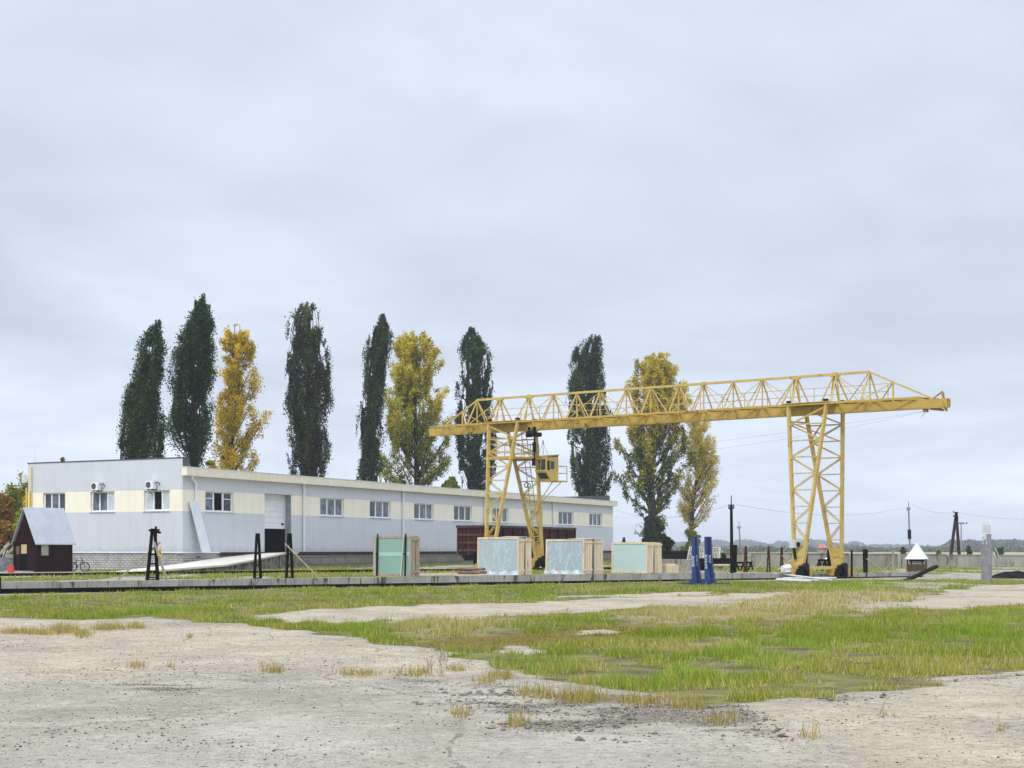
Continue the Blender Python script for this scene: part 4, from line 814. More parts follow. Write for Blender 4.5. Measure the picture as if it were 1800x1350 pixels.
for sg_ in (-1, 1): mb.bar(a0 + side * sg_, a1 + side * sg_, .04)
for k in range(28): c = a0.lerp(a1, k / 28); mb.bar(c - side, c + side, .028)
for k in range(9):
    c = a0.lerp(a1, .12 + k * .09); 
    mb.path([c - side * 1.2, c - side * 1.5 - rdir * .35, c + side * 1.5 - rdir * .35, c + side * 1.2], .016, 4)
mb.build('ladder', M['yellow'], crane)
# cabin
cu0, cu1, cv0, cv1 = UL + .78, UL + 1.70, .95, 2.02; c0, c1 = 6.42, 8.14
cab = None; mb = MB()
def prof(u): return [C(u, cv0, 7.02), C(u, cv0, c1 - .12), C(u, cv1, c1), C(u, cv1, c0), C(u, cv0 + .42, c0)]
win_side = [(cv0 + .32, cv0 + .72, 7.12, 7.72)]
# side faces with a window opening on the near side, front with two openings and the slanted lower light
def cface(P, a0, a1, z0, z1, ops, mb): 
    A = sorted({a0, a1, *[v for o_ in ops for v in o_[:2]]}); Zs = sorted({z0, z1, *[v for o_ in ops for v in o_[2:]]})
    for i in range(len(A) - 1):
        for j in range(len(Zs) - 1):
            if any(o_[0] < (A[i] + A[i + 1]) / 2 < o_[1] and o_[2] < (Zs[j] + Zs[j + 1]) / 2 < o_[3] for o_ in ops): continue
            mb.face([P(A[i], Zs[j]), P(A[i + 1], Zs[j]), P(A[i + 1], Zs[j + 1]), P(A[i], Zs[j + 1])])
for u in (cu0, cu1):
    P = lambda v, z, u=u: C(u, v, z)
    cface(P, cv0 + .42, cv1, c0, 7.02, [], mb); mb.face([P(cv0, 7.02), P(cv0 + .42, c0), P(cv0 + .42, 7.02)])
    cface(P, cv0, cv1, 7.02, c1 - .12, [(cv0 + .08, cv0 + .30, 7.10, 7.74), (cv0 + .36, cv0 + .72, 7.18, 7.72)], mb)
cface(lambda u, z: C(u, cv0, z), cu0, cu1, 7.02, c1 - .12, [(cu0 + .08, cu0 + .42, 7.12, 7.84), (cu0 + .50, cu1 - .07, 7.12, 7.84)], mb)
def slant(u, f): return C(u, cv0 + .42 * (1 - f), c0 + (7.02 - c0) * f)
cface(slant, cu0, cu1, 0, 1, [(cu0 + .10, cu1 - .10, .18, .82)], mb)
mb.face([C(cu0, cv1, c0), C(cu1, cv1, c0), C(cu1, cv1, c1), C(cu0, cv1, c1)]); mb.face([C(cu0, cv0 + .42, c0), C(cu1, cv0 + .42, c0), C(cu1, cv1, c0), C(cu0, cv1, c0)])
mb.hexa([C(cu0 - .05, cv0 - .06, c1 - .115), C(cu1 + .05, cv0 - .06, c1 - .115), C(cu1 + .05, cv1 + .05, c1 + .002), C(cu0 - .05, cv1 + .05, c1 + .002)], [C(cu0 - .05, cv0 - .06, c1 - .06), C(cu1 + .05, cv0 - .06, c1 - .06), C(cu1 + .05, cv1 + .05, c1 + .05), C(cu0 - .05, cv1 + .05, c1 + .05)])
cab = mb.build('cabin', YP, crane)
mb = MB(); mb.face([slant(cu0 + .1, .18), slant(cu1 - .1, .18), slant(cu1 - .1, .82), slant(cu0 + .1, .82)])
for u in (cu0 + .01, cu1 - .01): mb.face([C(u, cv0 + .36, 7.18), C(u, cv0 + .72, 7.18), C(u, cv0 + .72, 7.72), C(u, cv0 + .36, 7.72)])
mb.face([C(cu0 + .5, cv0 + .01, 7.12), C(cu1 - .07, cv0 + .01, 7.12), C(cu1 - .07, cv0 + .01, 7.84), C(cu0 + .5, cv0 + .01, 7.84)])
mb.build('window', M['panedark'], cab)
mb = MB(); mb.box(C(cu0 + .5, cv0 + .75, c0 + .45), .35, .35, .5, edir, rdir); mb.box(C(cu0 + .5, cv0 + .92, c0 + .9), .35, .08, .5, edir, rdir); mb.build('seat', M['black'], cab)
mb = MB(); mb.hexa([C(cu0 - .1, cv0 + .3, c0 - .09), C(cu1 + .08, cv0 + .3, c0 - .09), C(cu1 + .08, cv1 + .72, c0 - .09), C(cu0 - .1, cv1 + .72, c0 - .09)], [C(cu0 - .1, cv0 + .3, c0 - .004), C(cu1 + .08, cv0 + .3, c0 - .004), C(cu1 + .08, cv1 + .72, c0 - .004), C(cu0 - .1, cv1 + .72, c0 - .004)])
for h_ in (.5, .98):
    mb.bar(C(cu1 + .05, cv1, c0 + h_), C(cu1 + .05, cv1 + .7, c0 + h_), .035); mb.bar(C(cu1 + .05, cv1 + .7, c0 + h_), C(cu0, cv1 + .7, c0 + h_), .035)
for p in (C(cu1 + .05, cv1 + .7, c0), C(cu0, cv1 + .7, c0)): mb.bar(p, p + Vector((0, 0, .98)), .04)
for vv in (cv0 + .6, cv1 + .3): mb.bar(C(cu1, vv, c0 - .06), C(UL + .55, 1.25, 4.6), .055)
mb.bar(C(cu1, cv0 + .6, c0 + 0), C(UL + .5, 1.2, c1 - .2), .05)
mb.build('cabin_platform', Y, crane)
mb = MB(); p = C(UL + 1.25, 1.15, c1 + .02)
for du, dv in ((-.2, -.2), (.2, -.2), (-.2, .2), (.2, .2)): mb.tube(p + edir * du + rdir * dv, p + Vector((0, 0, .85)), .012, n=4)
mb.tube(p + Vector((0, 0, .72)), p + Vector((0, 0, .98)), .06, .03, 6); mb.build('cable_sling', M['roofdark'], cab)
hu = UL + 1.62; mb = MB()
for s_ in (-.2, .2):
    for v in (-.2, .2): mb.tube(C(hu + s_, v - .03, ZB + .12), C(hu + s_, v + .03, ZB + .12), .14, n=14)
mb.tube(C(hu - .30, -.24, ZB - .22), C(hu + .30, -.24, ZB - .22), .20, n=16); mb.box(C(hu, -.02, ZB - .28), .8, .5, .22, edir, rdir); mb.tube(C(hu + .3, -.1, ZB - .3), C(hu + .62, -.1, ZB - .3), .15, n=12); mb.box(C(hu - .45, 0, ZB - .3), .25, .3, .25, edir, rdir)
ho = mb.build('hoist', M['black'], crane)
mb = MB(); mb.tube(C(hu - .05, -.27, ZB + .16), C(hu - .05, -.21, ZB + .16), .20, n=18); mb.build('trolley_plate', YP, ho)
mb = MB(); mb.tube(C(hu, 0, ZB - .3), C(hu, 0, 7.5), .05); mb.box(C(hu, 0, 8.6), .16, .16, .7, edir, rdir); mb.box(C(hu - .05, 0, 7.6), .12, .2, .5, edir, rdir); mb.build('hook_block', M['black'], ho)
mb = MB(); bx_ = LEGS['rn'][0](.93); mb.box(bx_ + Vector((-.12, -.3, .55)), .34, .26, .48, edir, rdir); cbx = mb.build('control_box', M['galv'], crane)
mb = MB(); mb.path([bx_ + Vector((-.1, -.3, .3)), bx_ + Vector((-.05, -.35, -.05)), bx_ + Vector((0, -.3, -.35))], .09); mb.box(bx_ + Vector((.16, -.36, .5)), .12, .16, .26, edir, rdir); mb.build('cable', M['black'], cbx)
mb = MB(); pa, pb = C(u_r - 1.5, .3, ZB - .08), C(UL + 8, 2.5, 8.3); n = 14
for off in (0, .7):
    pts = [pa.lerp(pb, k / n) - Vector((0, 0, (.3 + off * .6) * 4 * (k / n) * (1 - k / n) * .5 + off * .6 * (k / n))) for k in range(n + 1)]; mb.path(pts, .005, 4)
mb.tube(pa, pa + Vector((-.3, 0, -.4)), .012, n=4); mb.build('trailing_cable', M['greypost'], crane)
mb = MB(); mb.ring(LEGS['lf'][0](.46) + edir * .45 + rdir * .1, edir, Vector((0, 0, 1)), .16, .035, 16, 6); mb.ring(LEGS['lf'][0](.46) + edir * .62 + rdir * .14 - Vector((0, 0, .04)), edir, Vector((0, 0, 1)), .14, .03, 16, 6); mb.build('cable_coil', M['black'], crane)
# ------------------------------------------------------------------ glass crates on the wall
def reach(P, d, px): t = (px - CX) / F; return (t * P.y - P.x) / (d.x - t * d.y)
def film_mat(name, c1, c2, seed, wr=.6, rough=.25):
    m, nt, b = new_mat(name); mp = nd(nt, 'ShaderNodeMapping'); g = nd(nt, 'ShaderNodeNewGeometry'); nt.links.new(g.outputs['Position'], mp.inputs[0])
    mp.inputs['Rotation'].default_value = (0, seed * .03 + .6, .63); mp.inputs['Location'].default_value = (seed, seed * 2, 0); mp.inputs['Scale'].default_value = (1.5, .4, .45)
    n = noise(nt, mp.outputs[0], 1.6, 4, .5, 1.2); n2 = noise(nt, coords(nt), .9, 3)
    wrk = ramp(nt, n, [(.46, 0.), (.5, 1.), (.54, 0.)]); c = mixc(nt, n2, c1, c2); c = mixc(nt, math_(nt, 'MULTIPLY', wrk, wr * .32), c, (.74, .80, .80))
    nt.links.new(c, b.inputs['Base Color']); b.inputs['Roughness'].default_value = rough; bump(nt, b, n, wr * .5, .1); return m
FILM = [film_mat('teal_glass', (.22, .37, .30), (.27, .43, .355), 3, .1), film_mat('blue_grey_film', (.36, .44, .46), (.42, .50, .52), 11, .9), film_mat('blue_grey_film_creased', (.33, .41, .43), (.39, .47, .49), 23, 1.), film_mat('aqua_film', (.43, .57, .53), (.48, .62, .58), 31, .15, .4)]
def crate(xc, xl, xr, ytop, film, wood, label, style):
    P = wallp(xc, .25) ; e = -edir; P.z += .01
    w = reach(P, e, xl); dp = reach(P, rdir, xr); h = CZ + (HY - ytop) / F * P.y - P.z
    if style == 'old': dp = max(dp, .5)
    def Q(a, b_, c): return P + e * a + rdir * b_ + Vector((0, 0, c))
    t = thing('glass_crate', label, 'crate', Q(w / 2, dp / 2, 0), 'glass crates along the low concrete wall')
    packs = [(0, .40, .03, .44), (.62, 1, .57, .97)] if style != 'old' else [(0, .45, .04, .46), (.6, 1, .56, .97)]
    fr = MB()
    for i, (b0, b1, t0, t1) in enumerate(packs):
        b0, b1, t0, t1 = [x * dp for x in (b0, b1, t0, t1)]
        lean = lambda z, b=b0, tt=t0: b + (tt - b) * z / h
        # bearers, front rails and posts
        for z0, z1 in ((0, .11), (h - .11, h)): fr.hexa([Q(0, lean(z0), z0), Q(w, lean(z0), z0), Q(w, lean(z0) + .07, z0), Q(0, lean(z0) + .07, z0)], [Q(0, lean(z1), z1), Q(w, lean(z1), z1), Q(w, lean(z1) + .07, z1), Q(0, lean(z1) + .07, z1)])
        for a0, a1 in ((0, .09), (w - .09, w)): fr.hexa([Q(a0, lean(.11), .112), Q(a1, lean(.11), .112), Q(a1, lean(.11) + .07, .112), Q(a0, lean(.11) + .07, .112)], [Q(a0, lean(h - .11), h - .112), Q(a1, lean(h - .11), h - .112), Q(a1, lean(h - .11) + .07, h - .112), Q(a0, lean(h - .11) + .07, h - .112)])
        # boards closing the narrow ends
        n = 3 if b1 - b0 > .28 else 2; bds = (MB(), MB())
        for k in range(n):
            f0, f1 = (k + .05) / n, (k + .95) / n; hz = h - .1 - (.05 * ((k + i) % 2))
            for a_, bd in ((0, bds[0]), (w, bds[1])):
                j = rnd.uniform(0, .012); q0, q1 = b0 + (b1 - b0) * f0 + (.075 if k == 0 else 0), b0 + (b1 - b0) * f1; r0, r1 = t0 + (t1 - t0) * f0 + (.075 if k == 0 else 0), t0 + (t1 - t0) * f1
                o_ = -.02 - j if a_ == 0 else .002 + j
                bd.hexa([Q(a_ + o_, q0, .02), Q(a_ + o_ + .02, q0, .02), Q(a_ + o_ + .02, q1, .02), Q(a_ + o_, q1, .02)], [Q(a_ + o_, r0, hz), Q(a_ + o_ + .02, r0, hz), Q(a_ + o_ + .02, r1, hz), Q(a_ + o_, r1, hz)])
        for z0 in (h - .22, .16) if style != 'aqua' else (h - .2,):
            lo_ = lean(z0) ; hi_ = b1 + (t1 - b1) * z0 / h
            bds[0].hexa([Q(-.05, lo_, z0), Q(-.034, lo_, z0), Q(-.034, hi_ + .02, z0), Q(-.05, hi_ + .02, z0)], [Q(-.05, lo_, z0 + .12), Q(-.034, lo_, z0 + .12), Q(-.034, hi_ + .02, z0 + .12), Q(-.05, hi_ + .02, z0 + .12)])
        for bd in bds: bd.build('end_boards', wood, t)
        fr.hexa([Q(.02, lean(.05) + .08, .03), Q(w - .02, lean(.05) + .08, .03), Q(w - .02, b1 - .01, .03), Q(.02, b1 - .01, .03)], [Q(.02, lean(.12) + .08, .10), Q(w - .02, lean(.12) + .08, .10), Q(w - .02, b1 - .01, .10), Q(.02, b1 - .01, .10)])
        fr.hexa([Q(.02, t0 + .08, h - .09), Q(w - .02, t0 + .08, h - .09), Q(w - .02, t1 - .01, h - .09), Q(.02, t1 - .01, h - .09)], [Q(.02, t0 + .08, h - .02), Q(w - .02, t0 + .08, h - .02), Q(w - .02, t1 - .01, h - .02), Q(.02, t1 - .01, h - .02)])
    fr.build('frame', wood, t)
    for i, (b0, b1, t0, t1) in enumerate(packs):
        g = MB(); b0, b1, t0, t1 = [x * dp for x in (b0, b1, t0, t1)]; lean = lambda z, b=b0, tt=t0: b + (tt - b) * z / h
        g.hexa([Q(.05, lean(.1) + .025, .10), Q(w - .05, lean(.1) + .025, .10), Q(w - .05, b1 - .04, .10), Q(.05, b1 - .04, .10)], [Q(.05, lean(h - .1) + .025, h - .10), Q(w - .05, lean(h - .1) + .025, h - .10), Q(w - .05, t1 - .04, h - .10), Q(.05, t1 - .04, h - .10)])
        g.build('glass_pack', film, t)
    if style == 'film':
        g = MB(); r = random.Random(int(xc))                     # loose film hanging over the bottom rail and the top
        hs = [.10 + .16 * abs(math.sin(k * .55 + xc)) * r.uniform(.6, 1) for k in range(29)]; os_ = [-.02 - .10 * (.5 + .5 * math.sin(k * .8 + xc * 2)) for k in range(29)]
        for k in range(28):
            a0, a1 = w * k / 28, w * (k + 1) / 28; g.face([Q(a0, os_[k], -.01), Q(a1, os_[k + 1], -.01), Q(a1, -.008, hs[k + 1]), Q(a0, -.008, hs[k])])
        g.face([Q(-.06, -.03, 0.01), Q(-.3, -.12, -.02), Q(.3, -.25, -.03), Q(.6, -.1, .05)])
        g.face([Q(-.02, .02, h + .005), Q(w * .45, .0, h + .02), Q(w * .4, dp * .5, h + .05), Q(-.02, dp * .98, h + .02)]); g.face([Q(-.01, dp * .55, h + .01), Q(w * .5, dp * .6, h + .03), Q(w * .5, dp, h + .02), Q(-.01, dp, h + .015)])
        g.build('loose_film', nmat('clear_wrap', (.40, .46, .48), (.58, .63, .65), 3, .3, bmp=.4), t)
    if style == 'old':
        g = MB(); z0, z1 = h * .50, h * .61; lz = lambda z: packs[0][0] * dp + (packs[0][2] - packs[0][0]) * dp * z / h
        g.hexa([Q(.12, lz(z0) + .01, z0), Q(w - .25, lz(z0) + .01, z0), Q(w - .25, lz(z0) + .03, z0), Q(.12, lz(z0) + .03, z0)], [Q(.12, lz(z1) + .01, z1 - .02), Q(w - .25, lz(z1) + .01, z1 - .05), Q(w - .25, lz(z1) + .03, z1 - .05), Q(.12, lz(z1) + .03, z1 - .02)])
        g.build('packing_tape', film_mat('pale_tape', (.34, .55, .46), (.38, .58, .49), 5, .1), t)
        for a_ in (w * .13, w * .87):
            g = MB(); g.bar(Q(a_, -.05, 0), Q(a_, -.02 + packs[0][2] * dp, h + .1), .06, .05); g.box(Q(a_, -.05, h * .55), .1, .06, .1, e, rdir); g.bar(Q(a_, -.06, .02), Q(a_, dp + .05, .02), .06, .05); g.build('clamp', M['black'], t)
        g = MB()
        for a_, b_ in ((w * .92, w * .94), (w * .24, w * .18)): g.bar(Q(a_, -.045, .02), Q(b_, .0, h - .02), .09, .03, up=rdir)
        g.build('batten', nmat('pale_batten', (.42, .46, .36), (.52, .54, .44), 2, .8), t)
    return t
crate(722, 655.5, 731.5, 942, FILM[0], M['greywood'], 'old weathered crate of teal glass with a pale tape band across its middle', 'old')
crate(911, 838.5, 934, 944, FILM[1], M['newwood'], 'film wrapped blue grey glass crate left of the crane foot', 'film')
crate(1026, 958.5, 1060, 947.5, FILM[2], M['newwood'], 'film wrapped blue grey glass crate right of the crane foot with diagonal creases', 'film')
crate(1137, 1074.5, 1163, 953, FILM[3], M['newwood'], 'pale aqua glass crate in clean pine at the right end of the crates', 'aqua')
# small things on the platform
def plat(x, off, z=.45): return wallp(x, off, z)
p = plat(1176, .6); mb = MB()
for k in range(4): mb.box(p + Vector((0, 0, .06 + k * .11)), .82, .5, .10, -edir, rdir)
mb.box(p + Vector((0, 0, .47)), .86, .04, .07, -edir, rdir); tag(mb.build('pine_box', M['newwood'], origin=p), 'low open pine box on the wall right of the aqua crate', 'box')
for x, z, l in ((1192, .10, 'brown sack slumped beside the low pine box'), (1203, .06, 'flat brown sack between the pine box and the blue stands')):
    p = plat(x, 1.0); heap('sack', (p.x, p.y, p.z - .04), .42, .35, .26 + z, nmat('brown_sack', (.16, .11, .07), (.28, .20, .13), 3, .9, bmp=.6), l, 'sack', int(x), 14)
def lumber(x0, x1, off, z, n, mat, label, w_=.18, hh=.05):
    p, q = plat(x0, off, z), plat(x1, off + .1, z); mb = MB(); d_ = (q - p).normalized(); nn = Vector((-d_.y, d_.x, 0))
    for k in range(n): j = nn * (k % 3 - 1) * w_ * 1.05 + Vector((0, 0, (k // 3) * hh * 1.1)); s_ = rnd.uniform(0, .15); mb.bar(p + j + d_ * s_ + Vector((0, 0, hh / 2)), q + j - d_ * rnd.uniform(0, .2) + Vector((0, 0, hh / 2 + rnd.uniform(0, .02))), w_, hh)
    return tag(mb.build('planks', mat, origin=p), label, 'planks')
lumber(762, 802, 1.6, .46, 6, M['newwood'], 'pile of fresh yellow planks on the platform left of the pipes')
lumber(735, 800, .35, .45, 3, M['oldwood'], 'flat grey boards on the wall right of the old teal crate', .16, .04)
lumber(800, 842, .30, .45, 2, M['newwood'], 'loose yellow boards lying at the left foot of the film wrapped crate', .14, .04)
p = plat(803, 2.2, .50); mb = MB()
for k, (dx, dz) in enumerate(((0, .09), (.2, .09), (.4, .10), (.1, .26), (.3, .27))): a = p + rdir * dx * .9 + Vector((0, 0, dz)); mb.tube(a, a + edir * 1.5, .07, n=10)
tag(mb.build('pipes', nmat('brown_pipe', (.13, .075, .05), (.26, .16, .11), 3, .8), origin=p), 'bundle of rusty pipes with open ends left of the film wrapped crate', 'pipes')
p = plat(837, 1.9, .45); mb = MB(); mb.box(p + Vector((0, 0, .42)), .16, .2, .3); mb.box(p + Vector((0, 0, .15)), .22, .25, .3)
tag(mb.build('rail_clamp', M['yellow'], origin=p), 'small yellow block at the left edge of the film wrapped crate', 'block')
# platform wall, dark fence, dark beam, pipe, trestles behind the blue stands
p, q = W(1158, 990, 108), W(1216, 990, 104); p.z = q.z = .6; mb = MB(); mb.bar(p, q, .8, .9); tag(mb.build('concrete_block', M['concrete'], origin=p), 'pale concrete block wall behind the low pine box', 'wall')
p, q = W(1166, 975, 150), W(1213, 975, 146); p.z = q.z = .85; mb = MB(); mb.bar(p, q, .15, 1.3); mb.bar(p + Vector((0, -.02, .7)), q + Vector((0, -.02, .7)), .25, .08)
tag(mb.build('dark_fence', M['blackwood'], origin=p), 'dark fence panel between the two right hand poplars', 'fence')
def pt(x, y, D): return W(x, y, D)
mb = MB(); a, b = pt(1222, 987, 97), pt(1291, 987, 97); mb.bar(a, b, .4, .42)
for x in (1226, 1236): mb.bar(pt(x, 987, 97.3), pt(x, 1003, 97.3), .25)
tag(mb.build('dark_beam', M['blackwood'], origin=a), 'thick black beam lying behind the blue stands', 'beam')
mb = MB(); mb.tube(pt(1254, 994, 96), pt(1289, 994, 96), .085, n=12); 
for x in (1258, 1285): mb.bar(pt(x, 996, 96.1), pt(x, 1003, 96.1), .12)
tag(mb.build('pipe', M['oldwood'], origin=pt(1254, 994, 96)), 'pale pipe below the black beam right of the blue stands', 'pipe')
def trestle(x0, x1, y0, y1, D, label, wd=.10):
    mb = MB(); a, b = pt(x0, y0, D), pt(x1, y0, D); mb.bar(a, b, wd * 1.6, wd * 1.3)
    for f in (.08, .5, .92):
        c = a.lerp(b, f); zb = gz(c.x, c.y)
        for s_ in (-.2, .2): mb.bar(c, Vector((c.x + s_, c.y + s_ * .4, zb - .02)), wd * .8)
    mb.bar(a.lerp(b, .1) - Vector((0, 0, .25)), b - Vector((0, 0, .25)), wd * .6); tag(mb.build('trestle', M['blackwood'], origin=Vector((a.x, a.y, 0))), label, 'trestle', 'black trestles on the yard')
trestle(1292, 1322, 989, 1000, 104, 'long low black trestle right of the utility pole')
trestle(1438, 1462, 985, 998, 110, 'black trestle in front of the fence between the crane feet', .13)
trestle(1460, 1478, 986, 998, 111, 'short black trestle with a white canister near the right crane foot', .13)
mb = MB(); c = pt(1453, 984, 110.3); mb.tube(c - Vector((.12, 0, 0)), c + Vector((.14, 0, 0)), .13, n=12); tag(mb.build('canister', M['white'], origin=c), 'small white canister on the black trestle', 'canister')
# white slatted racks leaning behind the blue stands
def rack(x0, x1, x2, y0, y1, D, label, n=9):
    a, b, c = pt(x0, y1, D), pt(x1, y1, D - .4), pt(x2, y0, D + .35); up = c - a; t = thing('slatted_rack', label, 'rack', Vector((a.x, a.y, a.z)), 'white slatted racks')
    mb = MB()
    for f in (0, .45, 1): mb.bar(a + up * f, b + up * f, .05, .05)
    for f in (0, 1): mb.bar(a.lerp(b, f), a.lerp(b, f) + up, .09, .07)
    mb.build('frame', M['rackpaint'], t); mb = MB()
    for k in range(1, n): q = a.lerp(b, k / n) - Vector((0, .05, 0)); mb.bar(q, q + up, .045, .03)
    mb.build('slats', M['rackpaint'], t)
rack(1208.5, 1236, 1213, 961, 983, 112, 'wide white slatted rack leaning behind the left blue stand')
rack(1237, 1264, 1239, 962, 983, 112.5, 'white slatted rack leaning behind the right blue stand')

# ------------------------------------------------------------------ blue stands in front of the wall
def blue_stand(x0, x1, xt0, xt1, label, marks):
    g = G((x0 + x1) / 2, 1027.5); D = g.y; k = D / F; t = thing('blue_stand', label, 'stand', g, 'blue steel stands before the low wall'); H = 84 * k
    ex_, ey_ = Vector((.93, -.36, 0)), Vector((.36, .93, 0))
    for i, (xb, xt) in enumerate(((x0, xt0), (x1, xt1))):
        mb = MB(); b_ = Vector((g.x + (xb - (x0 + x1) / 2) * k, D + .25 * (i * 2 - 1) * .6, 0)); tp = Vector((g.x + (xt - (x0 + x1) / 2) * k, D + .05 * (i * 2 - 1), H))
        def sec(c, a_, d_): return [c - ex_ * a_ - ey_ * d_, c + ex_ * a_ - ey_ * d_, c + ex_ * a_ + ey_ * d_, c - ex_ * a_ + ey_ * d_]
        mb.hexa(sec(b_, .095, .15), sec(tp, .07, .10)); mb.box(b_ + Vector((0, 0, .12)), .36, .42, .24, ex_, ey_)
        mb.hexa(sec(b_ + ex_ * .13 + Vector((0, 0, .2)), .03, .14), sec(b_.lerp(tp, .5) + ex_ * .05, .02, .1))
        po = mb.build('post', M['blue'], t)
        if marks[i]:
            mb = MB(); r = random.Random(int(xb)); f0, f1 = marks[i]; c = lambda f, dx: b_.lerp(tp, f) - ey_ * (.16 - .05 * f + .004) + ex_ * dx
            n = 5
            for j in range(n):                                   # worn upright lettering, no longer legible
                fa = f0 + (f1 - f0) * j / n; fb = f0 + (f1 - f0) * (j + .78) / n
                mb.face([c(fa, -.07), c(fa, .05), c(fb, .06), c(fb, -.06)]) if j % 2 == 0 else mb.face([c(fa, -.06), c(fa, .07), c(fb, .0), c(fb, -.07)])
            mb.build('lettering', M['label'], po)
    mb = MB(); mb.bar(g - Vector((.85, -.3, -.05)), g + Vector((.95, -.34, .05)), .12, .10); mb.bar(g - ey_ * .5 + Vector((0, 0, .045)), g + ey_ * .5 + Vector((0, 0, .045)), .12, .085); mb.bar(g + Vector((-.2, 0, 1.05)), g + Vector((.2, 0, 1.05)), .07, .10) 
    mb.build('base', M['blue'], t)
blue_stand(1219.5, 1227.5, 1219.5, 1224, 'blue steel stand with two close posts, left of the pair before the wall', ((.38, .60), (.40, .62)))
blue_stand(1242.5, 1251.5, 1241, 1248, 'blue steel stand with a gap between its posts, right of the pair', ((.33, .64), (.45, .62)))

# ------------------------------------------------------------------ black A shaped posts along the wall
def aframe(x, xb0, xb1, ytop, off, mat, label, braces=(), group='A shaped posts along the low wall', base=.45, th=.08, name='stand_post', rungs=(.3, .55)):
    b = wallp(x, off, base); D = b.y; k = D / F; H = (HY - ytop) * k + CZ - base; t = thing(name, label, 'post', b, group)
    tops = []
    for i, xb in enumerate((xb0, xb1)):
        mb = MB(); p = Vector((b.x + (xb - x) * k, D + .12 * (i * 2 - 1), base - .02)); q = Vector((b.x + (.5 if i else -.5) * th * .9, D + .03 * (i * 2 - 1), base + H)); mb.bar(p, q, th * 1.15, th * 1.2, w2=th * .95, h2=th); mb.build('leg', mat, t); tops.append((p, q))
    mb = MB()
    for f in rungs: mb.bar(tops[0][0].lerp(tops[0][1], f), tops[1][0].lerp(tops[1][1], f), .06)
    mb.bar(tops[0][0] + Vector((0, 0, .05)), tops[1][0] + Vector((0, 0, .05)), .05); mb.build('rung', mat, t)
    for (xa, ya, xc, yc, mt, wd) in braces:
        mb = MB(); mb.bar(W(xa, ya, D - .15), W(xc, yc, D + .1), wd, wd * .6); mb.build('brace', M[mt], t)
    return t
t = aframe(270, 260, 276, 929, .35, M['blackwood'], 'tarred A shaped post with crossed arms and a yellow warning sign', (), th=.10, rungs=(.06, .18, .32, .5))
b = wallp(270, .35); D = b.y
for xa, ya, xc, yc, n, mt, wd in ((262.5, 932, 282, 936.5, 'arm', 'blackwood', .12), (270.5, 938, 279, 931, 'arm', 'blackwood', .10), (206, 1020, 282, 953, 'brace', 'greywood', .11), (271, 953, 293, 1020, 'brace', 'oldwood', .10), (274, 926, 274, 945, 'post_top', 'blackwood', .10)):
    mb = MB(); mb.bar(W(xa, ya, D - .2), W(xc, yc, D + .15), wd, wd * .7); mb.build(n, M[mt], t)
mb = MB(); c = W(281.5, 970, D - .25); mb.hexa([c + Vector((-.09, 0, -.16)), c + Vector((.09, 0, -.2)), c + Vector((.08, .02, -.2)), c + Vector((-.09, .02, -.16))], [c + Vector((-.01, 0, .22)), c + Vector((.02, 0, .24)), c + Vector((.02, .02, .24)), c + Vector((-.01, .02, .22))])
sg_ = mb.build('warning_sign', M['sign'], t)
mb = MB(); mb.path([c + Vector((.0, -.006, .08)), c + Vector((-.025, -.006, -.02)), c + Vector((.025, -.006, -.03)), c + Vector((.0, -.006, -.12))], .012, 4); mb.build('bolt_symbol', M['black'], sg_)
aframe(453, 448, 457.5, 937.5, .4, M['blackwood'], 'plain tarred A shaped post in front of the ramp', th=.085)
aframe(509, 504, 513.5, 937.5, .4, M['blackwood'], 'tarred A shaped post with a pale brace leaning across it', ((500.5, 955, 560, 1015, 'oldwood', .10),), th=.085)
aframe(1291, 1286.5, 1291.5, 958, .3, M['blackwood'], 'tarred stub post fixed to the foot of the nearest utility pole', th=.15)
aframe(1311, 1307.5, 1313.5, 960, .5, M['rust'], 'rusty A shaped post with a short pale brace', ((1313, 976, 1326, 986, 'oldwood', .07),), th=.065)
aframe(1351, 1348, 1354, 960, .5, M['rust'], 'rusty A shaped post with a long pale brace down to the left', ((1349, 977, 1322, 1006, 'oldwood', .09),), th=.065)
aframe(1374, 1371, 1377, 962, .6, M['rust'], 'rusty A shaped post with yellow braces left of the crane foot', ((1375, 976, 1389, 998, 'oldwood', .07), (1367, 1002, 1398, 979, 'gasyellow', .07)), th=.065)
aframe(1417, 1414.5, 1419.5, 962, .6, M['rust'], 'rusty A shaped post just right of the left crane leg foot', (), th=.065)
aframe(1457, 1456, 1458.5, 967, .6, M['blackwood'], 'black upright post between the two crane feet', (), base=.3, th=.11)
aframe(1497, 1496, 1498.5, 967, -.3, M['blackwood'], 'slim black post with white paint marks right of the crane', (), base=.1, th=.065)
aframe(1521, 1520, 1522.5, 965.5, .5, M['blackwood'], 'thick black post with a pale brace leaning right', ((1523, 982, 1549, 1001, 'oldwood', .09),), base=.25, th=.15)
aframe(1569.5, 1569, 1571, 967.5, .5, M['oldwood'], 'pale wooden post with a brace leaning left', ((1569, 988, 1546, 1007, 'oldwood', .09),), base=.25, th=.08)
mb = MB(); p = W(1591, 1021.5, 84.5); q = W(1646, 995.5, 92); mb.bar(p, q, .22, .16); tag(mb.build('slanting_beam', M['blackwood'], origin=p), 'black timber beam slanting up over the low wall at right', 'beam')
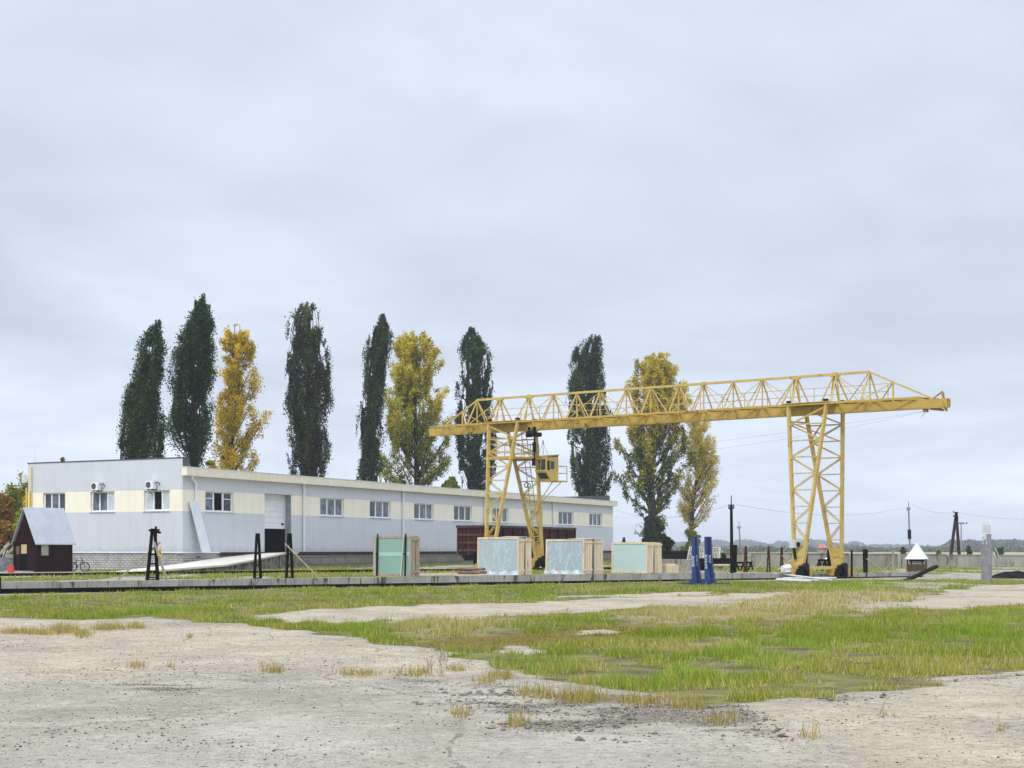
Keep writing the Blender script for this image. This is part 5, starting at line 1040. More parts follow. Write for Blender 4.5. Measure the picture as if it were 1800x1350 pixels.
# light pipes lying by the front crane foot
for i, (x0, y0, x1, y1, l) in enumerate(((1362, 1017.5, 1462, 1022, 'longest light grey pipe of the bundle by the crane foot'), (1366, 1020, 1440, 1022.5, 'light grey pipe crossing the bundle by the crane foot'), (1364, 1022, 1425, 1024.5, 'light grey pipe nearest the grass by the crane foot'), (1376, 1019, 1470, 1018.5, 'light grey pipe lying along the rail by the crane foot'))):
    a, b = G(x0, y0), G(x1, y1); a.z = gz(a.x, a.y) + .05 + i * .015; b.z = gz(b.x, b.y) + .05 + i * .015; mb = MB(); mb.tube(a, b, .055, n=10); tag(mb.build('grey_pipe', M['pipe'], origin=a), l, 'pipe', 'light grey pipes by the crane foot')
# grey cabinet post at the right, black heap behind it
g = G(1734, 1021); k = g.y / F; cab2 = thing('cabinet_post', 'tall grey metal cabinet with a galvanised box on top at the right edge', 'cabinet', g)
mb = MB(); mb.box(g + Vector((0, 0, 31 * k)), 17 * k, .5, 66 * k, (.92, -.39, 0), (.39, .92, 0)); mb.box(g + Vector((5.2 * k, .1, 73 * k)), 7.5 * k, .34, 18 * k + .02, (.92, -.39, 0), (.39, .92, 0)); mb.build('body', M['greypost'], cab2)
mb = MB(); c = g + Vector((1 * k, .12, 0)); mb.box(c + Vector((0, 0, 91 * k)), 13 * k, .3, 14.6 * k, (.92, -.39, 0), (.39, .92, 0))
for dx in (-4, 0, 3): mb.tube(c + Vector((dx * k, 0, 98 * k)), c + Vector((dx * k, 0, 104 * k)), .02, n=6)
mb.build('meter_box', M['galv'], cab2)
mb = MB(); c = g + Vector((-5.5 * k, -.1, 0)); mb.path([c + Vector((-.05, 0, 62 * k)), c + Vector((-.08, -.05, 78 * k)), c + Vector((.1, -.05, 84 * k)), c + Vector((.14, 0, 62 * k))], .035); mb.box(c + Vector((.02, -.06, 76 * k)), .16, .12, .14); mb.build('cable_elbow', M['galv'], cab2)
mb = MB(); 
for dx in (0, .25): mb.bar(g + Vector((10 * k + dx, .3, 58 * k)), g + Vector((22 * k + dx, .5, 36 * k)), .05, .05)
mb.build('stay', M['galv'], cab2)
heap('black_heap', (31.0, 93.0, .0), 2.4, 1.6, .42, M['coal'], 'long black heap behind the grey cabinet at the right edge', 'heap', 9, 34, .9)

# ------------------------------------------------------------------ covered well with a pyramid roof
wc = W(1611.5, 1001.5, 106); wc.z = .12; k = 106 / F; well = thing('covered_well', 'brown square well under a white pyramid roof', 'well', wc)
ax_, ay_ = Vector((.87, -.5, 0)), Vector((.5, .87, 0)); hw = 13.4 * k
mb = MB(); bh = (1002 - 987) * k
for s_ in (-1, 1): mb.box(wc + ay_ * hw * s_ + Vector((0, 0, bh / 2)), hw * 2 + .06, .06, bh, ax_, ay_); mb.box(wc + ax_ * hw * s_ + Vector((0, 0, bh / 2)), .06, hw * 2 - .07, bh, ax_, ay_)
mb.build('well_box', nmat('brown_boards', (.045, .022, .012), (.10, .05, .03), 3, .85, (5, 5, .5)), well)
for i in (-1, 1):
    for j in (-1, 1):
        mb = MB(); p = wc + ax_ * hw * i * .97 + ay_ * hw * j * .97; mb.bar(p + Vector((0, 0, bh)), p + Vector((0, 0, 27 * k)), .07); mb.build('post', M['blackwood'], well)
mb = MB(); mb.tube(wc - ax_ * hw + Vector((0, 0, bh + .25)), wc + ax_ * hw + Vector((0, 0, bh + .25)), .08, n=10); mb.bar(wc - ax_ * hw + Vector((0, 0, bh + .1)), wc + ax_ * hw + Vector((0, 0, bh + .1)), .05); mb.build('winch', M['blackwood'], well)
mb = MB(); rw = 15.8 * k; zr0, zr1 = (1002 - 977.5) * k, (1002 - 949.5) * k; ap = wc + Vector((0, 0, zr1))
cs = [wc + ax_ * rw * i + ay_ * rw * j + Vector((0, 0, zr0)) for i, j in ((-1, -1), (1, -1), (1, 1), (-1, 1))]
for i in range(4): mb.face([cs[i], cs[(i + 1) % 4], ap]); mb.bar(cs[i], ap, .03); mb.bar(cs[i], cs[(i + 1) % 4], .05)
mb.build('roof', nmat('white_sheet', (.74, .80, .88), (.80, .85, .92), 1, .4, bmp=0), well)

# ------------------------------------------------------------------ far concrete fence
fp = thing('concrete_fence', 'long low concrete panel fence across the back of the yard', 'fence', W(1500, 1000, 130) * 1.0 + Vector((0, 0, -1)))
fa, fb_ = W(1225, 0, 127), W(1980, 0, 141); fa.z = fb_.z = 0; nseg = 9
for i in range(nseg):
    p, q = fa.lerp(fb_, i / nseg), fa.lerp(fb_, (i + 1) / nseg); f = i / nseg; zt = 1.42 - .32 * min(1, f * 1.2); zb = .05; d_ = (q - p).normalized(); nn = Vector((-d_.y, d_.x, 0)); g0 = p + d_ * .12; g1 = q - d_ * .12
    ms = MB(); mp_ = MB()
    for z0, z1, jj in ((zb, zb + (zt - zb) * .38, .0), (zb + (zt - zb) * .40, zt, .02)):
        j = nn * (jj + rnd.uniform(-.02, .02)); ms.hexa([g0 + j + Vector((0, 0, z0)), g1 + j + Vector((0, 0, z0)), g1 + j + nn * .12 + Vector((0, 0, z0)), g0 + j + nn * .12 + Vector((0, 0, z0))], [g0 + j + Vector((0, 0, z1)), g1 + j + Vector((0, 0, z1)), g1 + j + nn * .12 + Vector((0, 0, z1)), g0 + j + nn * .12 + Vector((0, 0, z1))])
    mp_.bar(p - nn * .12 + Vector((0, 0, zb - .2)), p - nn * .12 + Vector((rnd.uniform(-.05, .05), 0, zt + .06)), .26, .28)
    ms.bar(g0 + nn * .06 + Vector((0, 0, zt + .03)), g1 + nn * .06 + Vector((0, 0, zt + .03)), .2, .06); ms.build('panel', M['fence'], fp); mp_.build('post', M['concrete'], fp)

# ------------------------------------------------------------------ utility poles and wires
def pole(x, y0, y1, D, xt, label, r=.13, heads=(), thick=None, mat='blackwood'):
    b, t_ = W(x, y1, D), W(xt, y0, D); b.z = min(b.z, .1); o = thing('utility_pole', label, 'pole', b, 'utility poles beyond the fence'); mb = MB(); mb.tube(b, t_, r, r * .75, 10); mb.build('shaft', M[mat], o)
    if thick: mb = MB(); a_, c_ = b.lerp(t_, thick[0]), b.lerp(t_, thick[1]); mb.tube(a_, c_, r * 1.7, n=10); mb.build('sleeve', M['black'], o)
    mb = MB(); mb.bar(t_ - Vector((.16, 0, .25)), t_ + Vector((.16, 0, -.22)), .05)
    for dx in (-.14, .14): mb.tube(t_ + Vector((dx, 0, -.24)), t_ + Vector((dx, 0, .02)), .05, .03, 6)
    mb.tube(t_ - Vector((0, 0, .05)), t_ + Vector((0, 0, .55)), .035, .025, 6); mb.build('crossarm', M['black'], o); return t_
h1 = pole(1286.5, 887, 1005, 91.5, 1285.5, 'tall dark utility pole nearest the crane, right of the blue stands', .11)
h2 = pole(1303.5, 925, 972, 175, 1299, 'thin grey utility pole leaning beyond the fence', .10, mat='greypost')
h3 = pole(1600.5, 892, 972, 150, 1597, 'leaning utility pole with a dark sleeve behind the covered well', .10, thick=(.46, .62), mat='greypost')
o = thing('utility_pole', 'A shaped wooden utility pole beyond the fence at right', 'pole', W(1680, 978, 150), 'utility poles beyond the fence')
for xb in (1671, 1686.5):
    mb = MB(); b = W(xb, 980, 150); mb.tube(b, W(1680.5 + (1 if xb > 1680 else -1), 912, 150), .17, .14, 10); mb.build('leg', nmat('reddish_pole', (.02, .010, .009), (.055, .03, .028), 2, .9), o)
mb = MB(); h4 = W(1681, 900, 150); mb.tube(W(1680.5, 915, 150), h4, .17, .15, 10); mb.bar(W(1678, 912, 149.9), W(1684, 912, 149.9), .2, .5); mb.build('head', M['blackwood'], o)
mb = MB()
for y in (900.5, 908): mb.bar(W(1681, y + 1, 149.8), W(1676, y, 149.8), .06); mb.tube(W(1676.3, y, 149.8), W(1676, y - 2.4, 149.8), .06, n=6)
mb.build('insulator_arm', M['black'], o)
o2 = thing('utility_pole', 'thin distant utility pole with a short crossarm right of the A shaped pole', 'pole', W(1689.5, 968, 260), 'utility poles beyond the fence')
mb = MB(); mb.tube(W(1689.5, 970, 260), W(1689.5, 919, 260), .13, .1, 8); mb.build('shaft', M['greypost'], o2); mb = MB(); mb.bar(W(1684, 921, 260), W(1700, 921, 260), .12)
for x in (1687, 1692.5, 1699): mb.tube(W(x, 921, 260), W(x, 918, 260), .16, n=6)
mb.build('crossarm', M['greypost'], o2)
def wire(p, q, sag, label, r=.007):
    n = 12; pts = [p.lerp(q, k / n) - Vector((0, 0, sag * 4 * (k / n) * (1 - k / n))) for k in range(n + 1)]; mb = MB(); mb.path(pts, r, 4); tag(mb.build('overhead_wire', M['wire'], origin=p), label, 'wire', 'overhead wires between the poles')
wire(h1 + Vector((.3, 0, 0)), h3 + Vector((-.3, 0, 0)), .7, 'overhead wire from the nearest pole to the pole behind the well', .008)
wire(h3 + Vector((.3, 0, .3)), h4, .4, 'overhead wire from the pole behind the well to the A shaped pole', .008)
wire(h1, W(1080, 895, 150), .8, 'overhead wire running left from the nearest pole behind the poplars', .008)
wire(h4, W(1900, 905, 170), .6, 'overhead wire running right from the A shaped pole', .008)
# farmhouse far off
fh = thing('farmhouse', 'tiny far farmhouse with a faded red roof beyond the fence', 'house', W(1445, 970, 420)); k = 420 / F; c = W(1445, 974, 420); c.z = 0
mb = MB(); mb.box(c + Vector((0, 0, 1.0)), 15 * k, 3, 2.0); mb.build('wall', M['fence'], fh); mb = MB(); hw = 9 * k
mb.hexa([c + Vector((-hw, -2, 1.9)), c + Vector((hw, -2, 1.9)), c + Vector((hw, 2, 1.9)), c + Vector((-hw, 2, 1.9))], [c + Vector((-hw * .4, -.1, 3.0)), c + Vector((hw * .4, -.1, 3.0)), c + Vector((hw * .4, .1, 3.0)), c + Vector((-hw * .4, .1, 3.0))]); mb.build('roof', M['tile'], fh)
# ------------------------------------------------------------------ trees
def quads(P, size, rg, up=.35):
    """a leaf spray at each point: a randomly turned, slightly folded quad"""
    n = len(P); u = rg.normal(size=(n, 3)); u[:, 2] *= 1 + up; u /= np.linalg.norm(u, axis=1, keepdims=True); w_ = rg.normal(size=(n, 3)); v = np.cross(u, w_); v /= np.linalg.norm(v, axis=1, keepdims=True) + 1e-9
    s = (size * rg.uniform(.55, 1.35, n))[:, None]; a = u * s * .5; b = v * s * .36
    V = np.stack([P - a, P + b * rg.uniform(.6, 1.2, (n, 1)), P + a, P - b * rg.uniform(.6, 1.2, (n, 1))], 1).reshape(-1, 3); return V, np.arange(4 * n).reshape(-1, 4)
def tree(name, label, group, D, outline, trunk_px, base_y, pal, incl, nb, per, leaf, seed, top_pal=None, sparse=1.0, r0=.45, core=.5, gap=0.0, lean_top=None):
    """outline: (y, xl, xr) rows in photo pixels; pal: [(weight, colour)]; incl: branch angle from vertical at bottom and top"""
    rg = np.random.default_rng(seed); k = D / F; gz0 = .15
    O = sorted(outline); ys_ = np.array([o[0] for o in O], float); zc = CZ + (HY - ys_) * k; xl = (np.array([o[1] for o in O]) - CX) * k; xr = (np.array([o[2] for o in O]) - CX) * k
    zz = zc[::-1]; L_ = xl[::-1]; R_ = xr[::-1]; cen = lambda z: np.interp(z, zz, (L_ + R_) / 2); rad = lambda z: np.interp(z, zz, (R_ - L_) / 2)
    z0, z1 = zz[0], zz[-1]; bx_ = (trunk_px - CX) * k
    base = Vector((bx_, D, gz0)); t = thing(name, label, 'tree', base, group)
    axis = lambda z: np.interp(z, [gz0, z0 + (z1 - z0) * .25, z0 + (z1 - z0) * .6, z1], [bx_, bx_ * .7 + cen(z0 + (z1 - z0) * .25) * .3, cen(z0 + (z1 - z0) * .6), cen(z1)])
    mb = MB(); zs = np.linspace(gz0 - .3, z1 - .4, 14); pts = [Vector((float(axis(z)) + rg.normal() * .04, D + rg.normal() * .04, float(z))) for z in zs]
    mb.path(pts, [float(r0 * (1 - .93 * (i / 13) ** .8)) for i in range(14)], 8)
    PT = []; WT_ = []; slim = incl[0] < 25
    for b in range(nb):
        f = (b + rg.uniform(0, 1)) / nb; zs_ = max(z0 - 2.0 + (z1 - z0 - .8) * f ** .82, gz0 + 1.2); az = rg.uniform(0, 2 * np.pi)
        if slim:                                     # upright plumes: leave the trunk, then climb almost vertically inside the envelope
            hl = (3.0 + 4.5 * rg.uniform() ** 1.5) * (1 - .45 * f); ze = min(zs_ + hl, z1 - .1 + .3 * rg.uniform()); rr = rg.uniform(.02, 1.0) ** .42 * rg.uniform(.90, 1.08)
            m = 12; tz = np.linspace(0, 1, m); zt_ = zs_ + (ze - zs_) * tz; sw = np.clip(tz * 3.2, 0, 1) ** .7
            rz_ = np.maximum(rad(zt_) - .08, .15); cx_ = cen(zt_) * sw + axis(zt_) * (1 - sw)
            path_ = np.stack([cx_ + np.cos(az) * rz_ * rr * sw, D + np.sin(az) * rz_ * rr * sw, zt_], 1) + rg.normal(size=(m, 3)) * .05
            npb = int(per * (.4 + hl / 5) * rg.uniform(.6, 1.3)); tt = rg.uniform(.10, 1.04, npb); wd = .10 + .26 * np.sin(np.clip(tt, 0, 1) ** .8 * np.pi * .95)
            br_ = [max(.012, .07 * (1 - i_ / 6)) for i_ in range(6)]
        else:                                        # spreading limbs that rise and curve up, leaves bunched toward their ends
            inc = np.radians(incl[0] + (incl[1] - incl[0]) * f) * rg.uniform(.8, 1.2); p = np.array([float(axis(zs_)), D, zs_]); path_ = [p.copy()]; lim = rg.uniform(.86, 1.12); ln = 0
            while ln < 16:
                cu = inc * (1.05 - .5 * min(1, ln / 5)); d_ = np.array([np.cos(az) * np.sin(cu), np.sin(az) * np.sin(cu), np.cos(cu)]) + rg.normal(size=3) * .10; q = p + d_ * .45
                if q[2] > z1 - .05: break
                if ln > .6 and np.hypot(q[0] - cen(q[2]), q[1] - D) > max(rad(q[2]), .3) * lim and np.hypot(q[0] - cen(q[2]), q[1] - D) > np.hypot(p[0] - cen(p[2]), p[1] - D) - .1: break
                p = q; path_.append(p.copy()); ln += .45
            if len(path_) < 3: path_ += [path_[-1] + np.array([0, 0, .4]), path_[-1] + np.array([0, 0, .8])]
            path_ = np.array(path_); m = len(path_); npb = int(per * (.3 + ln / 4) * rg.uniform(.6, 1.3)); tt = 1.04 - (1.04 - core) * rg.uniform(0, 1, npb) ** 1.25
            wd = (.14 + .34 * np.clip(tt, 0, 1) ** .7) * (1.0 - .35 * f); br_ = [max(.02, .12 * (1 - .7 * f) * (1 - i_ / 6)) for i_ in range(6)]
        sel = np.linspace(0, m - 1, 6).astype(int); mb.path([Vector(x) for x in path_[sel]], br_, 5)
        ii = np.clip(tt * (m - 1), 0, m - 1.001); i0 = ii.astype(int); fr = (ii - i0)[:, None]; P = path_[i0] * (1 - fr) + path_[np.minimum(i0 + 1, m - 1)] * fr
        cl = np.floor(tt * m * (1.0 if slim else 1.6)); off = np.stack([np.sin(cl * 12.9 + b), np.sin(cl * 7.7 + b * 2), np.sin(cl * 4.1 + b * 3) * .7], 1) * wd[:, None] * (.7 if slim else 1.25)
        P = P + rg.normal(size=P.shape) * wd[:, None] * np.array([.55, .55, .9 if slim else .5]) + off
        PT.append(P); WT_.append(np.full(npb, (rg.uniform(.5, 1.0) if rg.uniform() < .55 else rg.uniform(1.0, 2.3)) if slim else rg.uniform(.72, 1.25)) * np.repeat(1.0, npb))
    P = np.concatenate(PT); tone = np.concatenate(WT_); ok = (P[:, 2] < z1 + .3)
    if slim:
        gp_ = vnoise(P[:, 0] * 1.5 + seed * 3.1, P[:, 2] * .33, seed + 20) * .6 + vnoise(P[:, 0] * 3.1, P[:, 2] * .9 + seed, seed + 21) * .4
        edge = np.abs(P[:, 0] - cen(P[:, 2])) / np.maximum(rad(P[:, 2]), .3); ok &= gp_ > .25 + .06 * edge
    elif gap: ok &= vnoise(P[:, 0] * .8 + seed, P[:, 2] * .8 + P[:, 1] * .2, seed) > gap
    P, tone = P[ok], tone[ok]
    V, Fq = quads(P, np.full(len(P), leaf), rg); n = len(P); hf = np.clip((P[:, 2] - z0) / (z1 - z0), 0, 1)
    def pick(pl): w_ = np.cumsum([a for a, _ in pl]); w_ = w_ / w_[-1]; return np.array([c for _, c in pl])[np.searchsorted(w_, np.clip(rg.uniform(0, 1, n) * .72 + .28 * (vnoise(P[:, 0] * .8 + P[:, 1] * .5, P[:, 2] * .6, seed + 3)), 0, .999))]
    c = pick(pal)
    if top_pal is not None: c = np.where((rg.uniform(0, 1, n) * .5 + .25 + .5 * (vnoise(P[:, 0] * .7, P[:, 2] * .35, seed + 5) - .5) < hf)[:, None], pick(top_pal), c)
    c = c * (tone * rg.uniform(.7, 1.3, n))[:, None]
    npmesh('crown', V, Fq, M['leaf'], {'col': c}, parent=t); mb.build('trunk', M['bark'], t); return t
DK = [(.36, (.011, .028, .006)), (.33, (.026, .054, .011)), (.23, (.062, .105, .022)), (.08, (.14, .165, .04))]
OLV = [(.36, (.018, .031, .007)), (.33, (.040, .058, .013)), (.23, (.085, .105, .024)), (.07, (.15, .13, .035))]
GRN = [(.40, (.016, .034, .008)), (.33, (.032, .058, .013)), (.2, (.070, .105, .024)), (.07, (.15, .15, .04))]
GLD = [(.25, (.44, .30, .014)), (.42, (.66, .47, .02)), (.25, (.80, .60, .045)), (.08, (.24, .20, .02))]
YGR = [(.28, (.09, .12, .012)), (.35, (.23, .26, .018)), (.25, (.42, .41, .025)), (.12, (.03, .045, .007))]
GTOP = [(.45, (.64, .49, .03)), (.3, (.50, .42, .03)), (.25, (.28, .28, .025))]
DGR = [(.36, (.022, .042, .007)), (.30, (.07, .11, .013)), (.27, (.26, .29, .025)), (.07, (.34, .29, .03))]
SPG = [(.4, (.58, .45, .04)), (.35, (.58, .48, .08)), (.25, (.38, .30, .04))]
gp = 'tall poplars in a row behind the warehouse'
tree('poplar_tree', 'dark green poplar leaning right, leftmost of the row', gp, 132, [(568, 277, 280), (580, 256, 283), (605, 248, 287), (628, 240, 286), (657, 238, 284), (676, 229, 285), (700, 222, 286), (723, 217, 290), (747, 211, 294), (771, 210, 290), (806, 208, 287), (850, 215, 282), (880, 235, 265)], 256, 985, DK, (13, 9), 150, 323, 0.167, 1)
tree('poplar_tree', 'tallest and darkest poplar, standing over the corner of the warehouse', gp, 138, [(522, 344, 365), (541, 336, 371), (569, 331, 374), (597, 313, 371), (605, 311, 380), (628, 300, 378), (652, 300, 378), (676, 300, 372), (700, 304, 367), (723, 299, 372), (747, 294, 376), (771, 295, 375), (794, 311, 358), (815, 328, 352)], 342, 985, DK, (14, 9), 170, 323, 0.167, 2, r0=.6)
tree('golden_poplar', 'bright golden poplar just right of the darkest poplar', gp, 145, [(561, 409, 412), (576, 399, 428), (597, 394, 444), (622, 389, 448), (642, 391, 444), (668, 379, 456), (690, 384, 454), (714, 384, 458), (737, 374, 460), (760, 378, 463), (783, 373, 462), (805, 366, 465), (826, 360, 468), (850, 365, 465), (880, 385, 440)], 402, 985, GLD, (56, 18), 80, 493, 0.179, 3, core=.22, gap=.16, r0=.4)
tree('poplar_tree', 'broad dark olive poplar with a flat double top standing alone', gp, 155, [(537, 527, 558), (551, 516, 570), (576, 510, 574), (610, 508, 575), (640, 504, 581), (679, 504, 580), (714, 500, 581), (748, 502, 577), (778, 506, 583), (805, 504, 580), (835, 511, 568), (870, 525, 560)], 545, 985, OLV, (12, 7), 190, 323, 0.175, 4, r0=.5)
tree('poplar_tree', 'slim dark green poplar with a pointed top beside the yellow green poplar', gp, 170, [(556, 672, 676), (572, 664, 686), (596, 648, 690), (626, 642, 688), (650, 642, 679), (674, 638, 675), (711, 633, 675), (748, 631, 674), (785, 628, 670), (821, 624, 669), (843, 621, 669), (880, 632, 665)], 655, 985, GRN, (13, 8), 150, 314, 0.190, 5)
tree('golden_poplar', 'broad yellow green poplar with a golden top in the middle of the row', gp, 180, [(584, 721, 743), (596, 704, 758), (618, 692, 774), (643, 691, 771), (667, 680, 769), (687, 681, 784), (711, 677, 778), (728, 677, 796), (760, 673, 795), (784, 675, 792), (809, 678, 789), (833, 677, 778), (860, 683, 760), (890, 715, 750)], 733, 985, YGR, (56, 20), 100, 510, 0.209, 6, top_pal=GTOP, core=.15, gap=.14, r0=.6)
tree('poplar_tree', 'very dark poplar behind the left end of the crane beam', gp, 190, [(578, 824, 837), (594, 817, 845), (621, 807, 860), (648, 808, 866), (667, 803, 866), (692, 806, 862), (711, 801, 864), (760, 794, 873), (784, 794, 875), (809, 796, 874), (833, 806, 867), (862, 818, 855), (890, 828, 848)], 838, 985, DK, (14, 9), 180, 306, 0.205, 7, r0=.55)
tree('poplar_tree', 'dark poplar right of the crane cabin above the end of the warehouse', gp, 205, [(592, 1036, 1056), (605, 1016, 1060), (620, 1005, 1062), (655, 1003, 1063), (670, 993, 1068), (704, 993, 1071), (736, 993, 1076), (767, 991, 1077), (798, 993, 1074), (829, 999, 1076), (854, 1006, 1075), (870, 1013, 1063), (910, 1025, 1050)], 1038, 985, DK, (13, 8), 200, 306, 0.220, 8, r0=.55)
tree('golden_poplar', 'green poplar with a golden top standing right of the warehouse end', gp, 212, [(619, 1156, 1163), (633, 1122, 1168), (648, 1114, 1190), (673, 1102, 1196), (704, 1095, 1210), (736, 1101, 1206), (767, 1091, 1205), (798, 1088, 1214), (835, 1084, 1203), (860, 1081, 1203), (885, 1089, 1201), (905, 1104, 1174), (922, 1127, 1170), (940, 1130, 1168)], 1147, 980, DGR, (54, 20), 100, 510, 0.228, 9, top_pal=GTOP, core=.12, gap=.15, r0=.75)
tree('golden_poplar', 'sparse golden tree with bare branches, rightmost of the row', gp, 222, [(735, 1205, 1243), (767, 1198, 1253), (798, 1200, 1259), (848, 1202, 1266), (866, 1195, 1267), (891, 1195, 1259), (910, 1206, 1255), (925, 1205, 1236)], 1213, 978, SPG, (48, 26), 100, 297, 0.182, 10, core=.3, gap=.15, r0=.5)
# shrubs
def bush(name, label, cat, x0, x1, y0, y1, D, pal, n, leaf, seed, group=None, tr=True):
    rg = np.random.default_rng(seed); k = D / F; cx = ((x0 + x1) / 2 - CX) * k; w_ = (x1 - x0) / 2 * k; z1 = CZ + (HY - y0) * k; z0 = max(gz(cx, D), CZ + (HY - y1) * k); h = z1 - z0
    t = thing(name, label, cat, Vector((cx, D, z0)), group); nc = 34; cs = []
    for i in range(nc):
        f = rg.uniform(0, 1); a = rg.uniform(0, 6.28); r = w_ * (1 - .55 * f ** 2) * rg.uniform(.2, .85); cs.append((cx + np.cos(a) * r, D + np.sin(a) * r, z0 + h * (.12 + .82 * f), w_ * rg.uniform(.16, .34)))
    P = []; 
    for c in cs: m = n // nc; d_ = rg.normal(size=(m, 3)); d_ /= np.linalg.norm(d_, axis=1, keepdims=True); P.append(np.array(c[:3]) + d_ * c[3] * rg.uniform(.4, 1.1, (m, 1)) ** .6)
    P = np.concatenate(P); P = P[P[:, 2] < z1]; V, Fq = quads(P, np.full(len(P), leaf), rg); w2 = np.cumsum([a for a, _ in pal]); c = np.array([b for _, b in pal])[np.searchsorted(w2 / w2[-1], np.clip(.5 * rg.uniform(0, 1, len(P)) + .5 * vnoise(P[:, 0] * 1.3, P[:, 2] * 1.3, seed), 0, .999))] * rg.uniform(.7, 1.3, (len(P), 1))
    npmesh('crown', V, Fq, M['leaf'], {'col': c}, parent=t); mb = MB()
    for i in range(0, nc, 3): mb.path([Vector((cx + (cs[i][0] - cx) * .1, D + (cs[i][1] - D) * .1, z0 - .1)), Vector((cx + (cs[i][0] - cx) * .5, D + (cs[i][1] - D) * .5, z0 + (cs[i][2] - z0) * .6)), Vector(cs[i][:3])], [.07, .05, .02], 5)
    mb.build('trunk', M['bark'], t); return t
ORG = [(.4, (.28, .15, .02)), (.3, (.36, .20, .025)), (.2, (.14, .085, .015)), (.1, (.30, .25, .04))]
bush('autumn_shrub', 'rusty orange autumn shrub at the left edge behind the lodge', 'shrub', -40, 42, 868, 985, 128, ORG, 9000, .30, 41)
tree('young_tree', 'green tree behind the left end of the warehouse above the orange shrub', None, 150, [(828, 40, 50), (840, 32, 56), (858, 16, 60), (880, 2, 62), (910, -6, 62), (940, 0, 60)], 34, 985, YGR, (58, 30), 60, 170, .26, 42, core=.2, gap=.16, r0=.22)
bush('yellow_sapling', 'thin yellow sapling touching the gas pipe at the left corner of the warehouse', 'tree', 36, 56, 868, 960, 122, GLD, 1600, .24, 43)
bush('young_tree', 'tiny yellow green treetop peeping over the grey gable parapet', 'tree', 103, 117, 801, 880, 160, YGR, 1500, .3, 44)
bush('young_tree', 'round yellow green treetop just over the eaves between two poplars', 'tree', 772, 816, 838, 900, 178, YGR, 4000, .36, 45)
bush('young_tree', 'yellow green treetop over the eaves at the foot of the golden poplar', 'tree', 357, 382, 806, 880, 150, YGR, 2200, .32, 46)
bush('shrub', 'dark green shrub growing round the foot of the green and gold poplar', 'shrub', 1126, 1172, 908, 985, 209, GRN, 6000, .38, 47)
bush('shrub', 'dark shrub between the aqua crate and the dark fence panel', 'shrub', 1150, 1186, 936, 985, 160, DK, 5000, .32, 48)
bush('shrub', 'yellow green shrub at the foot of the sparse golden tree', 'shrub', 1196, 1236, 925, 985, 219, YGR, 2600, .36, 49)
bush('shrub', 'small green bush growing against the far fence near the aqua crate top', 'shrub', 1092, 1102, 944, 985, 190, GRN, 900, .3, 50)
bush('shrub', 'small green bush by the concrete fence left of the nearest utility pole', 'shrub', 1266, 1277, 972, 992, 124, GRN, 900, .18, 51)
bush('shrub', 'small yellow green bush beyond the fence left of the A shaped pole', 'shrub', 1645, 1656, 966, 980, 170, YGR, 700, .22, 52)
bush('shrub', 'brownish bush beyond the fence right of the A shaped pole', 'shrub', 1697, 1709, 960, 980, 200, OLV, 700, .28, 53)
bush('shrub', 'dark green bush in the field right of the grey cabinet', 'shrub', 1750, 1768, 962, 978, 300, GRN, 900, .4, 54)
bush('shrub', 'little green bush in the field left of the covered well', 'shrub', 1582, 1593, 962, 978, 260, GRN, 600, .4, 55)
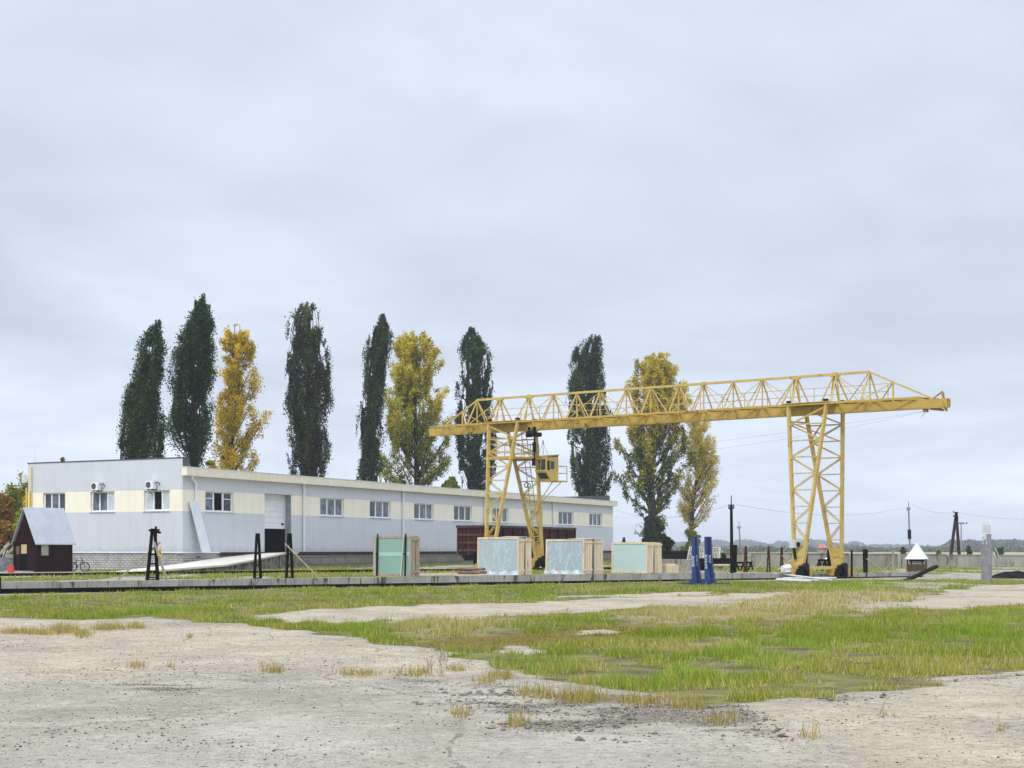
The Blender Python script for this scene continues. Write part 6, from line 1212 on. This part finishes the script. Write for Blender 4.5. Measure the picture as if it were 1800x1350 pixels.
# far wood on the horizon
rg = np.random.default_rng(77); P = []; Cc = []; x = 1085.0
def far_top(x):
    v = np.interp(x, [1080, 1180, 1240, 1262, 1285, 1305, 1330, 1352, 1368, 1390, 1420, 1452, 1470, 1490, 1503, 1520, 1560, 1600, 1640, 1660, 1672, 1700, 1725, 1760, 1800, 1880], [956, 954, 952, 950, 954, 948, 951, 958, 952, 953, 949, 950, 956, 957, 951, 958, 958, 958, 962, 961, 950, 951, 951, 949, 950, 948]); return float(v)
while x < 1880:
    D = rg.uniform(2300, 3000) if x < 1655 or rg.uniform() < .4 else rg.uniform(1200, 1500); k = D / F; top = far_top(x) + rg.uniform(-1.2, 2.5); zt = CZ + (HY - top) * k; X0 = (x - CX) * k; rw = rg.uniform(5, 11) * k
    m = 900; d_ = rg.normal(size=(m, 3)); d_ /= np.linalg.norm(d_, axis=1, keepdims=True); d_ *= rg.uniform(.5, 1.05, (m, 1)); zc_ = zt * .55
    p = np.stack([X0 + d_[:, 0] * rw * (1.15 - .3 * d_[:, 2]), D + d_[:, 1] * rw, zc_ + d_[:, 2] * zt * .47], 1); P.append(p[p[:, 2] > .3]); b = np.array([(.08, .115, .055), (.10, .125, .065), (.14, .13, .07), (.065, .10, .055)][rg.integers(4)]); Cc.append(np.tile(b, (len(P[-1]), 1)) * rg.uniform(.7, 1.3, (len(P[-1]), 1))); x += rg.uniform(1.6, 4.2)
for x in np.arange(1085, 1885, 3.2):                               # hedges at the foot of the wood
    D = rg.uniform(700, 1000); k = D / F; m = 130; X0 = (x - CX) * k; h = CZ + (HY - rg.uniform(960, 966.5)) * k; p = np.stack([X0 + rg.normal(size=m) * 3.2 * k, D + rg.normal(size=m) * 4, np.abs(rg.normal(size=m)) * h * .45], 1); P.append(p); Cc.append(np.tile((.09, .11, .06), (m, 1)) * rg.uniform(.6, 1.5, (m, 1)))
P = np.concatenate(P); Cc = np.concatenate(Cc); V, Fq = quads(P, np.where(P[:, 1] < 1050, 1.3, 3.4), rg, 0); fw = npmesh('far_woods', V, Fq, M['farleaf'], {'col': Cc}); struct(fw, 'stuff'); fw['label'] = 'hazy far wood along the horizon'; fw['category'] = 'woods'
# ------------------------------------------------------------------ haze
hz = bpy.data.materials.new('haze_air'); hz.use_nodes = True; nt = hz.node_tree; nt.nodes.clear(); o = nd(nt, 'ShaderNodeOutputMaterial'); pv = nd(nt, 'ShaderNodeVolumePrincipled'); nt.links.new(pv.outputs[0], o.inputs['Volume'])
pv.inputs['Color'].default_value = (.90, .94, 1, 1); pv.inputs['Density'].default_value = .00030; pv.inputs['Anisotropy'].default_value = .2
mb = MB(); mb.box((0, 2470, 19), 9200, 5120, 42); h = mb.build('haze', hz); struct(h, 'stuff')
